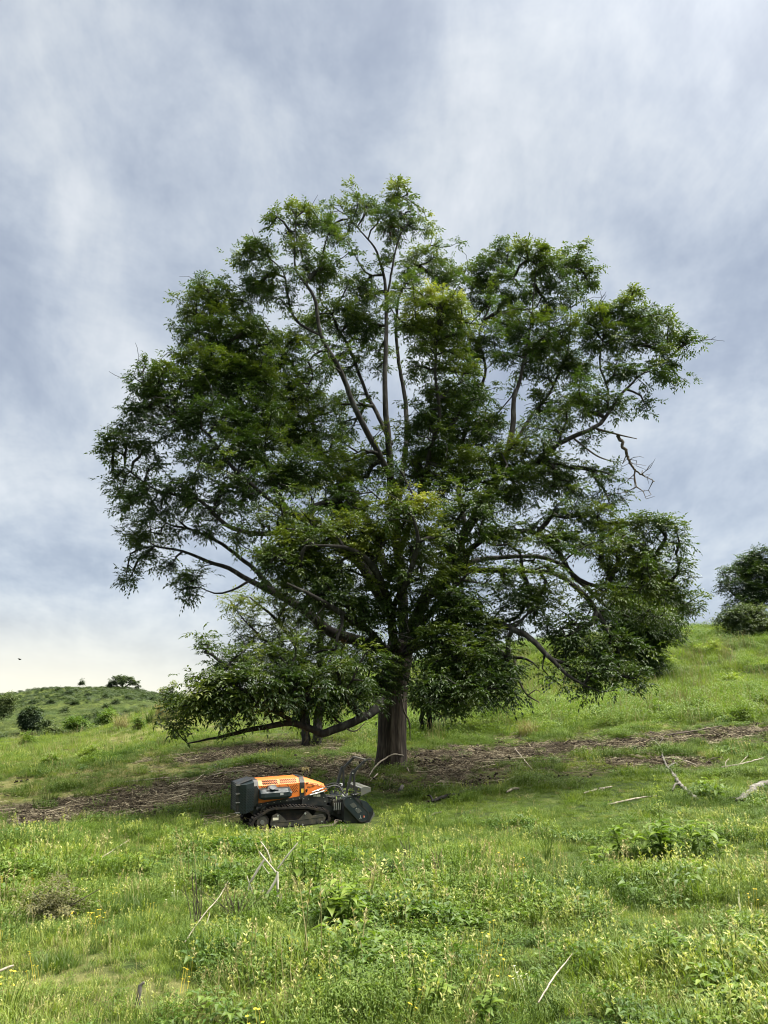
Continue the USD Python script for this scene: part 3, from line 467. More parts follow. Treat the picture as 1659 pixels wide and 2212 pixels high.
YT = 23.5
def main_tree():
    tr = Tree(3); px = YT / F
    # limbs: (u, v, metres behind the trunk, half thickness in pixels)
    LIMBS = [
     [(868, 1440, .1, 17), (872, 1380, .2, 17), (868, 1300, .3, 16), (862, 1200, .3, 15), (856, 1110, .2, 13.5), (852, 1050, 0, 12.5), (846, 960, -.2, 10.5), (839, 880, -.3, 9), (837, 800, -.3, 8), (838, 730, -.2, 7), (836, 640, 0, 6), (829, 580, .1, 5), (812, 534, .2, 3.6), (786, 506, .4, 2.6), (748, 464, .6, 1.6)],
     [(836, 640, 0, 4.5), (846, 580, -.3, 3.8), (853, 540, -.4, 3.2), (866, 505, -.5, 2.4), (888, 468, -.5, 1.5), (880, 430, -.4, 1.0)],
     [(856, 1110, .2, 10), (868, 1000, .8, 9), (876, 900, 1.2, 8), (869, 840, 1.4, 7), (858, 768, 1.5, 6.2), (855, 695, 1.5, 5.2), (861, 646, 1.5, 4.4), (875, 612, 1.6, 3.6), (888, 566, 1.7, 2.8), (930, 530, 1.9, 1.7)],
     [(860, 1160, .3, 11), (847, 1042, -.4, 10.5), (822, 995, -.7, 10), (799, 954, -.9, 9.5), (771, 902, -1.1, 9), (755, 868, -1.2, 8.4), (742, 820, -1.3, 8), (718, 772, -1.4, 7.5), (692, 724, -1.5, 6.6), (677, 644, -1.6, 5.4), (660, 612, -1.6, 4.4), (640, 580, -1.6, 3.4), (636, 530, -1.6, 2.6), (640, 470, -1.5, 1.4)],
     [(693, 724, -1.5, 5), (640, 688, -1.2, 4.5), (620, 628, -1.0, 3.6), (610, 584, -.9, 2.8), (570, 550, -.8, 1.8)],
     [(846, 960, -.2, 7.5), (815, 895, .4, 7), (794, 855, .6, 6.4), (778, 815, .8, 6), (764, 774, .9, 5.5), (745, 735, 1.0, 5), (729, 710, 1.0, 4.4), (718, 680, 1.0, 3.6), (692, 644, 1.1, 2.8), (700, 560, 1.2, 1.6)],
     # left upright limbs
     [(848, 1330, -.6, 17), (800, 1260, -1.4, 15), (740, 1190, -1.8, 13.5), (680, 1140, -2.0, 12), (623, 1112, -2.0, 10.5), (596, 1070, -1.9, 9), (570, 1000, -1.6, 7.5), (548, 930, -1.3, 6), (510, 850, -1, 4.8), (480, 770, -.8, 3.4), (455, 690, -.6, 2)],
     [(845, 1250, .8, 14), (800, 1140, 1.5, 12), (760, 1060, 1.9, 10.5), (715, 1010, 2.1, 9), (690, 960, 2.2, 8), (668, 880, 2.3, 6.5), (640, 800, 2.3, 5), (600, 740, 2.3, 3.6), (560, 680, 2.2, 2.2)],
     [(623, 1112, -2.0, 8), (560, 1060, -2.5, 6.5), (500, 1010, -2.6, 5.4), (450, 940, -2.4, 4.2), (390, 900, -2.2, 3), (330, 850, -2, 1.8)],
     # left spreading limbs
     [(852, 1420, -.2, 21), (822, 1402, -.6, 19), (780, 1388, -1.0, 16.5), (711, 1366, -1.5, 14.5), (663, 1322, -1.8, 12.5), (632, 1304, -1.9, 11.5), (598, 1284, -2.0, 10), (540, 1254, -2.0, 7.4), (495, 1228, -2.0, 6.2), (447, 1213, -1.9, 5), (393, 1190, -1.8, 3.6), (335, 1180, -1.6, 2.4)],
     [(598, 1284, -2.0, 7.5), (540, 1222, -1.4, 6.6), (511, 1198, -1.2, 6), (480, 1176, -1.1, 5.4), (447, 1157, -1, 4.8), (405, 1140, -.9, 4), (358, 1128, -.8, 3), (300, 1080, -.6, 1.8)],
     [(680, 1140, -2.0, 9), (620, 1150, -2.6, 8), (563, 1158, -2.8, 7.2), (520, 1152, -2.8, 6.6), (486, 1140, -2.7, 6), (447, 1100, -2.6, 5), (414, 1074, -2.5, 4.2), (339, 1062, -2.2, 3), (270, 1010, -1.9, 1.7)],
     [(540, 1254, -2.0, 4), (500, 1272, -2.3, 3), (462, 1280, -2.4, 2.2), (430, 1268, -2.4, 1.3)],
     # right limbs
     [(868, 1400, .3, 21), (892, 1350, .2, 19.5), (925, 1285, 0, 18.5), (958, 1238, -.2, 17.5), (985, 1185, -.4, 16), (1008, 1142, -.6, 15), (1036, 1104, -.8, 13.5), (1060, 1062, -1, 12), (1080, 1024, -1.1, 11), (1098, 970, -1.1, 9.5), (1110, 918, -1.1, 8.5), (1112, 857, -1.0, 7), (1124, 815, -.8, 5.6), (1140, 740, -.6, 4), (1150, 660, -.4, 2.6), (1160, 570, -.3, 1.4)],
     [(1098, 970, -1.1, 7), (1150, 900, -.4, 5.6), (1195, 840, 0, 4.6), (1225, 770, .3, 3.4), (1235, 690, .5, 2.4), (1225, 590, .6, 1.5)],
     [(1080, 1024, -1.1, 9.5), (1112, 1020, -1.4, 9), (1139, 1012, -1.6, 8.6), (1170, 988, -1.8, 8), (1197, 968, -1.9, 7.6), (1236, 948, -2, 7), (1287, 926, -2, 6.2), (1315, 892, -1.9, 5.4), (1338, 856, -1.8, 4.4), (1360, 832, -1.6, 3.6), (1386, 808, -1.5, 2.6), (1450, 770, -1.2, 1.5)],
     [(1315, 892, -1.9, 4), (1318, 840, -1.5, 3.6), (1300, 780, -1.2, 3), (1310, 720, -1, 2.2), (1345, 665, -.8, 1.3)],
     [(1008, 1142, -.6, 9), (990, 1040, .8, 8), (1000, 950, 1.6, 7), (1030, 880, 2, 6), (1050, 800, 2.2, 5), (1040, 720, 2.3, 3.8), (1070, 640, 2.4, 2.8), (1085, 570, 2.4, 1.5)],
     [(862, 1200, .3, 9), (905, 1080, -1, 7.6), (930, 980, -1.8, 6.4), (950, 900, -2.2, 5.2), (940, 800, -2.5, 4), (945, 720, -2.6, 2.4)],
     [(962, 1235, -.2, 12), (998, 1208, -.6, 11), (1039, 1172, -1, 8), (1075, 1158, -1.3, 7.4), (1143, 1150, -1.7, 6.6), (1180, 1165, -2, 7.6), (1210, 1195, -2.2, 7), (1236, 1240, -2.4, 6.4), (1290, 1265, -2.6, 5), (1360, 1270, -2.6, 3.2), (1440, 1290, -2.6, 1.8)],
     [(940, 1262, 0, 12), (1000, 1220, .3, 10.5), (1060, 1206, .6, 7.5), (1143, 1206, .9, 6.8), (1203, 1219, 1.1, 6.2), (1235, 1245, 1.2, 7.4), (1265, 1268, 1.3, 6.8), (1297, 1302, 1.3, 5.6), (1350, 1330, 1.3, 3.6), (1410, 1350, 1.2, 2)],
     [(930, 1285, -.2, 12), (990, 1242, -1.2, 10.5), (1060, 1234, -2, 7.8), (1163, 1237, -2.7, 7), (1215, 1250, -3.1, 6.4), (1262, 1290, -3.4, 7.2), (1300, 1340, -3.6, 5.8), (1330, 1390, -3.7, 3.8), (1345, 1440, -3.6, 2)],
     [(885, 1385, -.2, 13), (960, 1345, -1.4, 11), (1030, 1345, -2.4, 9.6), (1080, 1356, -3.0, 8.8), (1110, 1366, -3.4, 8), (1150, 1384, -3.8, 7.2), (1195, 1428, -4.2, 5.6), (1240, 1470, -4.5, 3.4), (1300, 1495, -4.6, 1.6)],
     [(880, 1400, .4, 12), (950, 1385, 1.0, 10), (1020, 1385, 1.0, 8.4), (1069, 1396, .8, 7), (1098, 1418, .7, 6), (1125, 1419, .6, 4.4), (1150, 1430, .6, 2.8), (1165, 1447, .6, 1.4)],
     # low limbs reaching towards the photographer and to the left
     [(846, 1430, -.5, 16), (835, 1440, -1.8, 13), (820, 1500, -3.6, 11.5), (800, 1535, -4.4, 10.5), (774, 1546, -4.6, 10), (737, 1566, -4.8, 9.6), (700, 1580, -4.9, 9), (685, 1580, -5, 8.6), (666, 1568, -5, 8), (630, 1556, -5.1, 7.4), (570, 1568, -5.2, 6), (513, 1580, -5.2, 4.6), (470, 1592, -5.2, 3), (405, 1606, -5, 1.5)],
     [(630, 1556, -5.1, 5.5), (570, 1520, -5.6, 4.6), (510, 1480, -5.9, 3.6), (450, 1490, -5.9, 2.2)],
     [(855, 1400, -.5, 14), (845, 1320, -2.2, 12), (820, 1250, -3.4, 10), (780, 1200, -4.2, 7.5), (720, 1180, -4.7, 4.6), (660, 1180, -4.9, 2.2)],
     [(845, 1320, -2.2, 9), (880, 1250, -3.6, 7.5), (900, 1170, -4.3, 5.4), (890, 1110, -4.6, 2.8)],
     [(842, 1420, -.8, 12), (800, 1370, -2.4, 10), (740, 1330, -3.8, 8), (680, 1290, -4.8, 5), (620, 1260, -5.2, 2.4)],
     [(868, 1420, -.6, 12), (915, 1390, -2.4, 10), (960, 1400, -3.4, 8), (1000, 1440, -3.9, 5.4), (1035, 1490, -4.1, 2.4)],
     [(876, 1410, -.4, 12), (920, 1340, -1.8, 9), (965, 1290, -2.8, 6), (1010, 1240, -3.4, 3)],
    ]
    for i, L in enumerate(LIMBS):
        tr.limb_line(line_at([q[:3] for q in L], YT), np.array([q[3] for q in L]) * px * .72, i, step=.3, wig=.05)
    D, G, Y_, O = .26, .36, .62, .46                     # tints: dark, mid green, fresh yellow green, olive
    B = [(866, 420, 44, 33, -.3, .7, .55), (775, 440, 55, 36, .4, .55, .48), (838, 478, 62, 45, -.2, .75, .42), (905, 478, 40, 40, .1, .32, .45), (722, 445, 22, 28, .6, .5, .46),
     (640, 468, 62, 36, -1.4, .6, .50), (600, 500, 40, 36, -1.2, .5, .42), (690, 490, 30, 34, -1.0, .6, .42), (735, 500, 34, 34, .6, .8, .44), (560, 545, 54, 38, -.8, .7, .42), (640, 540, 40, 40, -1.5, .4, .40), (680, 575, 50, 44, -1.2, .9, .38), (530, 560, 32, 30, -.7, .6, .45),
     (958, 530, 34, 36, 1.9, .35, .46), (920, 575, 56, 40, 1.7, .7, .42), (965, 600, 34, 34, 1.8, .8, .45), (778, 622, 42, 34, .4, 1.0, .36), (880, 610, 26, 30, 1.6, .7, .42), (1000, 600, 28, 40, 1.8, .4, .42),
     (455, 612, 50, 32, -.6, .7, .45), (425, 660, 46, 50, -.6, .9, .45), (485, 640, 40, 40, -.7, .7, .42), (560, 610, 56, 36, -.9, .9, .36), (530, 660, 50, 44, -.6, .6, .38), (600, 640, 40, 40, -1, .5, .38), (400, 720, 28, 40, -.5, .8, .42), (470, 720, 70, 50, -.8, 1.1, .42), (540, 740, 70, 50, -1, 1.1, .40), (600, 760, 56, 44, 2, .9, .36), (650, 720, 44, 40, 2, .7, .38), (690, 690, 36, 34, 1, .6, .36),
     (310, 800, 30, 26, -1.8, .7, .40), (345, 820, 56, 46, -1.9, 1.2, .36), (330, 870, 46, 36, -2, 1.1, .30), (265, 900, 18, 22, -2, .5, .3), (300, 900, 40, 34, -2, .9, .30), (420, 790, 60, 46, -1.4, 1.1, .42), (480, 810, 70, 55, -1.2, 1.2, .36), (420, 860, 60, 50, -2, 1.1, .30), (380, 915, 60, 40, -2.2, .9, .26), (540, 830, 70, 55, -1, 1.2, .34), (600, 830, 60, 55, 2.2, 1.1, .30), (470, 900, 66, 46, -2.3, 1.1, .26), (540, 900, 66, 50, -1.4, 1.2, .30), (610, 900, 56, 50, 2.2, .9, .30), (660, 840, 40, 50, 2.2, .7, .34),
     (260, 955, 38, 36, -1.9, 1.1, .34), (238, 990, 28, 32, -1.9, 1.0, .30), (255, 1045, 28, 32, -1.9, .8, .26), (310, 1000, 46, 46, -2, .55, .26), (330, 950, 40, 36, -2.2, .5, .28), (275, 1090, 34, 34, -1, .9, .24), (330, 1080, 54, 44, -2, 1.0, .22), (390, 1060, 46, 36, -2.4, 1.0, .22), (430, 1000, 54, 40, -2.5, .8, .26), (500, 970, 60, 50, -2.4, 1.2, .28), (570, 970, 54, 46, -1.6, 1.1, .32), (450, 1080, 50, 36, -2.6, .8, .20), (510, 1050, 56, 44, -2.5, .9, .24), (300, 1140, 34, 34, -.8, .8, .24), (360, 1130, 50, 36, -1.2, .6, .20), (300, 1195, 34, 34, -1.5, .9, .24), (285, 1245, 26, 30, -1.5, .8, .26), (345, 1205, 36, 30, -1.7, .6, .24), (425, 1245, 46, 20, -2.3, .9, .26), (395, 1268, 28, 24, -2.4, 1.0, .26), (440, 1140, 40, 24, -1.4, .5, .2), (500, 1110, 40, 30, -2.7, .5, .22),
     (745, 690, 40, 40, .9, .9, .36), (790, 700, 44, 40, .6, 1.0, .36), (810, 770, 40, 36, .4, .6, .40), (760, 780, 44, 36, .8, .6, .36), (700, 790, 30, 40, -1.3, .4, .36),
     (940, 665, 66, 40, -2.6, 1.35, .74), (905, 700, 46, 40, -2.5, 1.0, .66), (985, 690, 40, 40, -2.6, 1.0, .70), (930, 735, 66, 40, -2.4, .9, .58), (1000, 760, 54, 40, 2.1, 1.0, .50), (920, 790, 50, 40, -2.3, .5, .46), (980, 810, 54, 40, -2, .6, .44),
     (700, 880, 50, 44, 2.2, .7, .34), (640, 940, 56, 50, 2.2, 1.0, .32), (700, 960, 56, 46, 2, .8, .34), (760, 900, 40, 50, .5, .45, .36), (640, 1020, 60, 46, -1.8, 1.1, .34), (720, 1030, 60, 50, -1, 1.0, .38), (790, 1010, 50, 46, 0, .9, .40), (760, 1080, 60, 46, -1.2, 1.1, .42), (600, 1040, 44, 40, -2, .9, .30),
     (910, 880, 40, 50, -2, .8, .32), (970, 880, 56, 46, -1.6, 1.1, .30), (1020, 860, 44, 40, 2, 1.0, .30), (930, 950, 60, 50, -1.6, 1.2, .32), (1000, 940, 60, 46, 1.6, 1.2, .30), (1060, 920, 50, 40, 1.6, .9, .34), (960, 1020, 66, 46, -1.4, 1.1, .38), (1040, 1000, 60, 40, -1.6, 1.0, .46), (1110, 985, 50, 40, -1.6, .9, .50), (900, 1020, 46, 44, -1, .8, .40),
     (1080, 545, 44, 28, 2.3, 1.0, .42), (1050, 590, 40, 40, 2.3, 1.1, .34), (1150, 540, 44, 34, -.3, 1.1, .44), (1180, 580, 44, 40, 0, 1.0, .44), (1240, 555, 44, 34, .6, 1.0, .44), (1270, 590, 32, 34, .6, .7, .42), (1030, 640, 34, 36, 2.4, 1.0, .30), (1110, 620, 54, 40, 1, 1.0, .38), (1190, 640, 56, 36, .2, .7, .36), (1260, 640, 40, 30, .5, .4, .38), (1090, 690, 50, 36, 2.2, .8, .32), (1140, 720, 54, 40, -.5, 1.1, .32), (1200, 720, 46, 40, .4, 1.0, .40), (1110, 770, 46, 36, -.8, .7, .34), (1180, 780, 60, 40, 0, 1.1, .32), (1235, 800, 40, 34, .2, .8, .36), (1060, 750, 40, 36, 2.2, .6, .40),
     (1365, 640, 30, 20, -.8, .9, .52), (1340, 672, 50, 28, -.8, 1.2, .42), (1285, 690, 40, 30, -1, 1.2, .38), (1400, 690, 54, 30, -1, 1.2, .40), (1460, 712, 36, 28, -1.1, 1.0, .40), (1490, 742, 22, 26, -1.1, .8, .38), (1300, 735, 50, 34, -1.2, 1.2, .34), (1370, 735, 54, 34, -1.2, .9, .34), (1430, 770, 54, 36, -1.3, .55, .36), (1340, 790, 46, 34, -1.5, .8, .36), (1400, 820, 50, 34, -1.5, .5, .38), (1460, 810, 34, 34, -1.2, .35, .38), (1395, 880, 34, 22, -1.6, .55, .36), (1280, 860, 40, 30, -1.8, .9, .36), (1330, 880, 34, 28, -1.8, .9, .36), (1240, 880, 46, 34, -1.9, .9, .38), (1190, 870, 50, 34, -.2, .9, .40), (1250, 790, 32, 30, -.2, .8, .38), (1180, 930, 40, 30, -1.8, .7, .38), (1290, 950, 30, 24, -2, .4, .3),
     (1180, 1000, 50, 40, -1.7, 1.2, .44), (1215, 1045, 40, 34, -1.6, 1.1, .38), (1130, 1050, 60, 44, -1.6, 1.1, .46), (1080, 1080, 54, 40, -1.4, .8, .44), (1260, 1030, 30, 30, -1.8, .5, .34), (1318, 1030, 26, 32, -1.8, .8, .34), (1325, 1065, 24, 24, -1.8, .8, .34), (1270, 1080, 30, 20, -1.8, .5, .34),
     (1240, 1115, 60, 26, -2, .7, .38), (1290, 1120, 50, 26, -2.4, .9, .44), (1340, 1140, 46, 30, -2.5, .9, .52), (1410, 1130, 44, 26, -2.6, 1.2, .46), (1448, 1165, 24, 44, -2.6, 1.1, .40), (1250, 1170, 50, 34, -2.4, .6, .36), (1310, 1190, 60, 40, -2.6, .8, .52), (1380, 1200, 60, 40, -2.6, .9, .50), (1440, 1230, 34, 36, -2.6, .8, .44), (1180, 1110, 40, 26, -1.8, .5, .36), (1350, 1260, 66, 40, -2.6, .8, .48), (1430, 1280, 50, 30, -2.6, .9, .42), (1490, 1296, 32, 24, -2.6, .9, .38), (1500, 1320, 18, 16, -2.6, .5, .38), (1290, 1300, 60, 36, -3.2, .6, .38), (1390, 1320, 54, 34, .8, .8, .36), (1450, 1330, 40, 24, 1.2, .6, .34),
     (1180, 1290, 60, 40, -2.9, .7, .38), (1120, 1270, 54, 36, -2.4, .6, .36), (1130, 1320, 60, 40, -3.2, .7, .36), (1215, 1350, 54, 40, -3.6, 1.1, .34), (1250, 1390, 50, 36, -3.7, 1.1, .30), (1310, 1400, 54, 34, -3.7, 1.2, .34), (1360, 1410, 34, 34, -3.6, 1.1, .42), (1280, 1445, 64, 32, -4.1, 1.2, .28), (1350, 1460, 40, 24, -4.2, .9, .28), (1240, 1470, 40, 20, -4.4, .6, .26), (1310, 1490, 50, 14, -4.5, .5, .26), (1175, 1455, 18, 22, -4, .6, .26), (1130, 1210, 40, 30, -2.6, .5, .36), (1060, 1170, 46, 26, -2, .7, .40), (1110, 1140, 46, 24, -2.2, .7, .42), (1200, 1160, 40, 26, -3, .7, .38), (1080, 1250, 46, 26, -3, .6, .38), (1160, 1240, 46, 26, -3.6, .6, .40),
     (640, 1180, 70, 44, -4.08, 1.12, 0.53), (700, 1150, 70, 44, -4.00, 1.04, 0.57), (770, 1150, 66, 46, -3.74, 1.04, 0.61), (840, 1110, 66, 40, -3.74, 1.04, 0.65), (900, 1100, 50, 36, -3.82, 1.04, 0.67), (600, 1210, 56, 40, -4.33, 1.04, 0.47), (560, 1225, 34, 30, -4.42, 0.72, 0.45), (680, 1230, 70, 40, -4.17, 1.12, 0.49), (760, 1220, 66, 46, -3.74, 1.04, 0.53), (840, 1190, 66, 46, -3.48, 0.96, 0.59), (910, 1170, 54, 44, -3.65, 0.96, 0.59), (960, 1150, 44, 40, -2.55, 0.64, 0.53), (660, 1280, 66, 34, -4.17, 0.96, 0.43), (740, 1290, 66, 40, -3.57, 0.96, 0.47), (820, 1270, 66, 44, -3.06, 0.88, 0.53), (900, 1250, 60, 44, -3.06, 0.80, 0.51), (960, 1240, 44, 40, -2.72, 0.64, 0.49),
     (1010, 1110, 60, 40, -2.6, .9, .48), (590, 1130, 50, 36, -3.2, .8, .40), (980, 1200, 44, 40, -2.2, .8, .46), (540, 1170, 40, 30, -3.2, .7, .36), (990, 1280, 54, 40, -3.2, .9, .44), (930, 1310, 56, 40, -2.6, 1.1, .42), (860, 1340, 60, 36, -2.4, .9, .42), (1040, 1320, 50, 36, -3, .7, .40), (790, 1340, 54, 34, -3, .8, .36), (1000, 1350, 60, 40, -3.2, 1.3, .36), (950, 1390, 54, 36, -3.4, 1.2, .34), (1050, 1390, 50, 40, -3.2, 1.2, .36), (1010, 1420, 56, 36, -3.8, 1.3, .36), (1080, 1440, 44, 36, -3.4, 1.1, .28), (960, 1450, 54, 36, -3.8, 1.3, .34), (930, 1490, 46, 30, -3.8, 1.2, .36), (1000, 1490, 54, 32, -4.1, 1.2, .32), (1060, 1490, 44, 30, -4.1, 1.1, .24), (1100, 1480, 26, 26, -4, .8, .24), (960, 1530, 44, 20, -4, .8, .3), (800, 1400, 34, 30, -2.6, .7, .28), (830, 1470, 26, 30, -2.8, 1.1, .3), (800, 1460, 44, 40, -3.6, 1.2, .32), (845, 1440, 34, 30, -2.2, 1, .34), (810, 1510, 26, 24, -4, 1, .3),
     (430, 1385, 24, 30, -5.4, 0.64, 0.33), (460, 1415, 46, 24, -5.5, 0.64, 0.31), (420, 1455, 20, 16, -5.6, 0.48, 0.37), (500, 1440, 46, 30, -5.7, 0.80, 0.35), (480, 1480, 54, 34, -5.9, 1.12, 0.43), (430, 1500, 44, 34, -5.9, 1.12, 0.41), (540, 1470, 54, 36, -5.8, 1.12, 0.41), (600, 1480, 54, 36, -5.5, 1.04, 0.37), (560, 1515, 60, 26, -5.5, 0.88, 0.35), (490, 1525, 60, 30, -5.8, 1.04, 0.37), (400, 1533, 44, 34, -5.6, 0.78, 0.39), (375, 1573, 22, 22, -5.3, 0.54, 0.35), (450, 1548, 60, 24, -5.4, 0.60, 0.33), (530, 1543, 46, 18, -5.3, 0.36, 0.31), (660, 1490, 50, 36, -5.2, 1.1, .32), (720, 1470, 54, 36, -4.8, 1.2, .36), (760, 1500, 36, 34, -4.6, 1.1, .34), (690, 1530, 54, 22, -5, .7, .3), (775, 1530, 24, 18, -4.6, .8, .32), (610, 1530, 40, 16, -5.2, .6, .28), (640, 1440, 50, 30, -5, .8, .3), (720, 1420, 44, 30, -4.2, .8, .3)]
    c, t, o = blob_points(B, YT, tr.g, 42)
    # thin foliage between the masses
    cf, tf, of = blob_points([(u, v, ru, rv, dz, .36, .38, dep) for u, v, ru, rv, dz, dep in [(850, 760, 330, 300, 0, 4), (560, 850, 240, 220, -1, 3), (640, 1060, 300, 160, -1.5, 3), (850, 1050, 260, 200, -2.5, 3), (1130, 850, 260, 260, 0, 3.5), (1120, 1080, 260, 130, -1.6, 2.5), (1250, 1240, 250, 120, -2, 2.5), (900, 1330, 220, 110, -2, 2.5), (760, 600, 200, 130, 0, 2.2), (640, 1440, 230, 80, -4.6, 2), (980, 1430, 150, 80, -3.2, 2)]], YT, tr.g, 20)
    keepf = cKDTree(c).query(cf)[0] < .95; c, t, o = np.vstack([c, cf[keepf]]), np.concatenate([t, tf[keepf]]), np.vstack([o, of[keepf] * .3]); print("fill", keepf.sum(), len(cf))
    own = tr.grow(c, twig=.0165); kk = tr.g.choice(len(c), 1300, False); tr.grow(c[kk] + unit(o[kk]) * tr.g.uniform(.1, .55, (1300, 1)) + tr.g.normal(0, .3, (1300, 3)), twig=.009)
    root = thing("big_spreading_tree", "huge spreading tree with a thick bare trunk towering over the orange machine", "tree", hit(848, 1655))
    base = np.array(root.GetAttribute("xformOp:translate").Get())
    tk = [(843, 1668, .0, 34), (844, 1640, 0, 31), (845, 1600, 0, 29), (846, 1550, 0, 29.5), (849, 1500, 0, 28.5), (853, 1455, 0, 30), (858, 1420, 0, 31), (864, 1392, .1, 26)]
    p, r = spline(line_at([q[:3] for q in tk], YT), .12, np.array([q[3] for q in tk]) * px)
    v, f = tube(p, r, 40, True)
    ang = np.arctan2(v[:, 1] - np.interp(v[:, 2], p[:, 2], p[:, 1]), v[:, 0] - np.interp(v[:, 2], p[:, 2], p[:, 0])); hgt = v[:, 2] - p[0, 2]; ax = np.c_[np.interp(v[:, 2], p[:, 2], p[:, 0]), np.interp(v[:, 2], p[:, 2], p[:, 1])]
    k = 1 + .05 * np.sin(3 * ang + 1.2) + .025 * np.sin(7 * ang + .5 + .4 * hgt) + .16 * np.exp(-hgt / .3) * (.5 + .5 * np.sin(5 * ang + .7)) + .07 * (meshkit.fbm(np.c_[np.cos(ang) * 2, np.sin(ang) * 2, hgt * .8], 3, 5) - .5)
    v[:, :2] = ax + (v[:, :2] - ax) * k[:, None]
    lo = (v - base)
    obj("trunk", (lo, f), M["trunk_bark"], root, True)
    for i in range(len(LIMBS)):
        w = tr.wood(i); vv, ff = w.mesh(); lb = obj("limb", (vv - base, ff), M["bark"], root, True)
        s = own == i
        if s.any():
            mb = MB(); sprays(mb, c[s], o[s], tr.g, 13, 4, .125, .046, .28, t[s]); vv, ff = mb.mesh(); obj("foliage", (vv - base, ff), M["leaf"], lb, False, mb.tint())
    # bare dead branch hanging on the right, dead twigs, rusty leaves
    dead = Tree(8); dead.limb_line(line_at([(1335, 940, -1.9), (1340, 962, -1.9), (1348, 985, -1.9), (1356, 1008, -1.9), (1372, 1022, -1.9), (1400, 1032, -1.9)], YT), np.array([4, 3.6, 3.2, 2.6, 1.8, 1]) * px, 0, .1, .03)
    tg = at(dead.g.uniform(1330, 1418, 46), dead.g.uniform(985, 1078, 46), YT - 1.9 + dead.g.normal(0, .4, 46)); dead.grow(tg, twig=.008)
    vv, ff = dead.wood(0).mesh(); obj("dead_branch", (vv - base, ff), M["dark_wood"], root, True)
    for L, rr in ([[(1240, 948, -2), (1290, 985, -2), (1335, 1000, -1.9)], (2.6, 1.8, .9)], [[(1287, 926, -2), (1340, 940, -2), (1376, 948, -2)], (2.6, 1.8, .9)],
                  [[(1112, 1420, .65), (1114, 1445, .4), (1126, 1480, .2), (1140, 1502, .1), (1165, 1517, .1)], (3.6, 3.2, 2.8, 2.2, 1.2)], [[(1140, 1502, .1), (1158, 1490, .1), (1168, 1496, .1)], (1.6, 1.2, .8)],
                  [[(866, 1500, -.6), (872, 1535, -.8), (884, 1560, -.9), (886, 1600, -.9)], (2.6, 2.2, 1.6, .8)], [[(660, 1568, -5), (664, 1590, -5), (656, 1606, -5)], (1.8, 1.5, .8)], [[(737, 1566, -4.8), (765, 1580, -4.8), (790, 1560, -4.7)], (1.8, 1.2, .6)]):
        p, r = spline(line_at(L, YT), .1, np.array(rr) * px); vv, ff = tube(p, r, 5); obj("dead_branch", (vv - base, ff), M["dark_wood"], root, True)
    g = tr.g; cb, tb, ob = blob_points([(1230, 1155, 50, 40, -2.4, .5, .4), (1330, 1215, 60, 40, -2.6, .4, .5), (1180, 1190, 30, 30, -2.5, .3, .4), (760, 1390, 24, 40, -2.2, .4, .3), (850, 512, 22, 18, -.3, 1.2, .1)], YT, g, 6)
    mb = MB(); sprays(mb, cb, ob, g, 6, 4, .10, .035, .3, tb, .9); vv, ff = mb.mesh(); obj("dead_leaves", (vv - base, ff), M["brown_leaf"], root, False, mb.tint())
    print("main tree", len(c))
main_tree()

# ------------------------------------------------------------------ the other trees and shrubs
def simple_tree(name, label, foot, Y, stems, blobs, per, seed, leafm="leaf", bark="bark", twig=.012, leaves=11, L=.13, W=.045, R=.34, pairs=4, rach=.26, cat="tree", group=None):
    """stems: lists of (u, v, metres behind, half thickness in pixels)."""
    tr = Tree(seed); px = Y / F
    for i, S in enumerate(stems): tr.limb_line(line_at([q[:3] for q in S], Y), np.array([q[3] for q in S]) * px, i, step=max(.2, Y * .006), wig=.1)
    c, t, o = blob_points(blobs, Y, tr.g, per); tr.grow(c, twig=twig)
    fu, fv = foot; b = at(fu, fv, Y); b = np.array([b[0], b[1], H(b[0], b[1])]); root = thing(name, label, cat, b, group=group)
    for i, S in enumerate(stems): v, f = tr.wood(i, (10, 5, 3)).mesh(); obj("trunk" if S[0][3] > 3 or i == 0 else "limb", (v - b, f), M[bark], root, True)
    mb = MB(); sprays(mb, c, o, tr.g, leaves, pairs, L, W, R, t, .35, rach); v, f = mb.mesh(); obj("crown", (v - b, f), M[leafm], root, False, mb.tint()); return root
simple_tree("open_crowned_tree", "tree with a pale twiggy open crown and double trunk, behind the low left limb", (672, 1610), 30.5,
    [[(661, 1618, 0, 10), (663, 1560, 0, 8.6), (660, 1480, 0, 8), (650, 1400, 0, 6), (600, 1340, -.3, 3.5), (540, 1290, -.5, 1.5)], [(684, 1618, 0, 11), (683, 1560, 0, 9.6), (686, 1480, .2, 9), (690, 1400, .2, 7), (690, 1330, .2, 5), (680, 1270, .1, 3), (690, 1200, 0, 1.6)],
     [(690, 1420, .2, 6), (730, 1370, .5, 4.5), (770, 1320, .8, 2.4)], [(650, 1420, 0, 4.5), (590, 1390, -.6, 3.4), (540, 1350, -.9, 2), (505, 1310, -1, 1)]],
    [(520, 1320, 34, 50, -1, .35, .62), (510, 1290, 26, 30, -1, .5, .66), (570, 1330, 60, 60, -.4, .7, .55), (640, 1290, 60, 60, 0, .9, .56), (560, 1400, 60, 50, -.6, .9, .46), (620, 1380, 60, 50, 0, 1.1, .42), (690, 1350, 60, 60, .4, 1.1, .46), (640, 1450, 70, 50, 0, 1.1, .40), (720, 1430, 60, 50, .5, 1.1, .40), (700, 1250, 60, 50, 0, .8, .56), (760, 1350, 50, 60, 1, 1.0, .44), (680, 1060, 34, 34, 0, .7, .74), (650, 1130, 50, 40, 0, .8, .66), (500, 1430, 40, 30, -.8, .6, .4), (640, 1500, 60, 24, 0, .8, .36), (730, 1500, 50, 30, .5, .9, .36)], 30, 11)
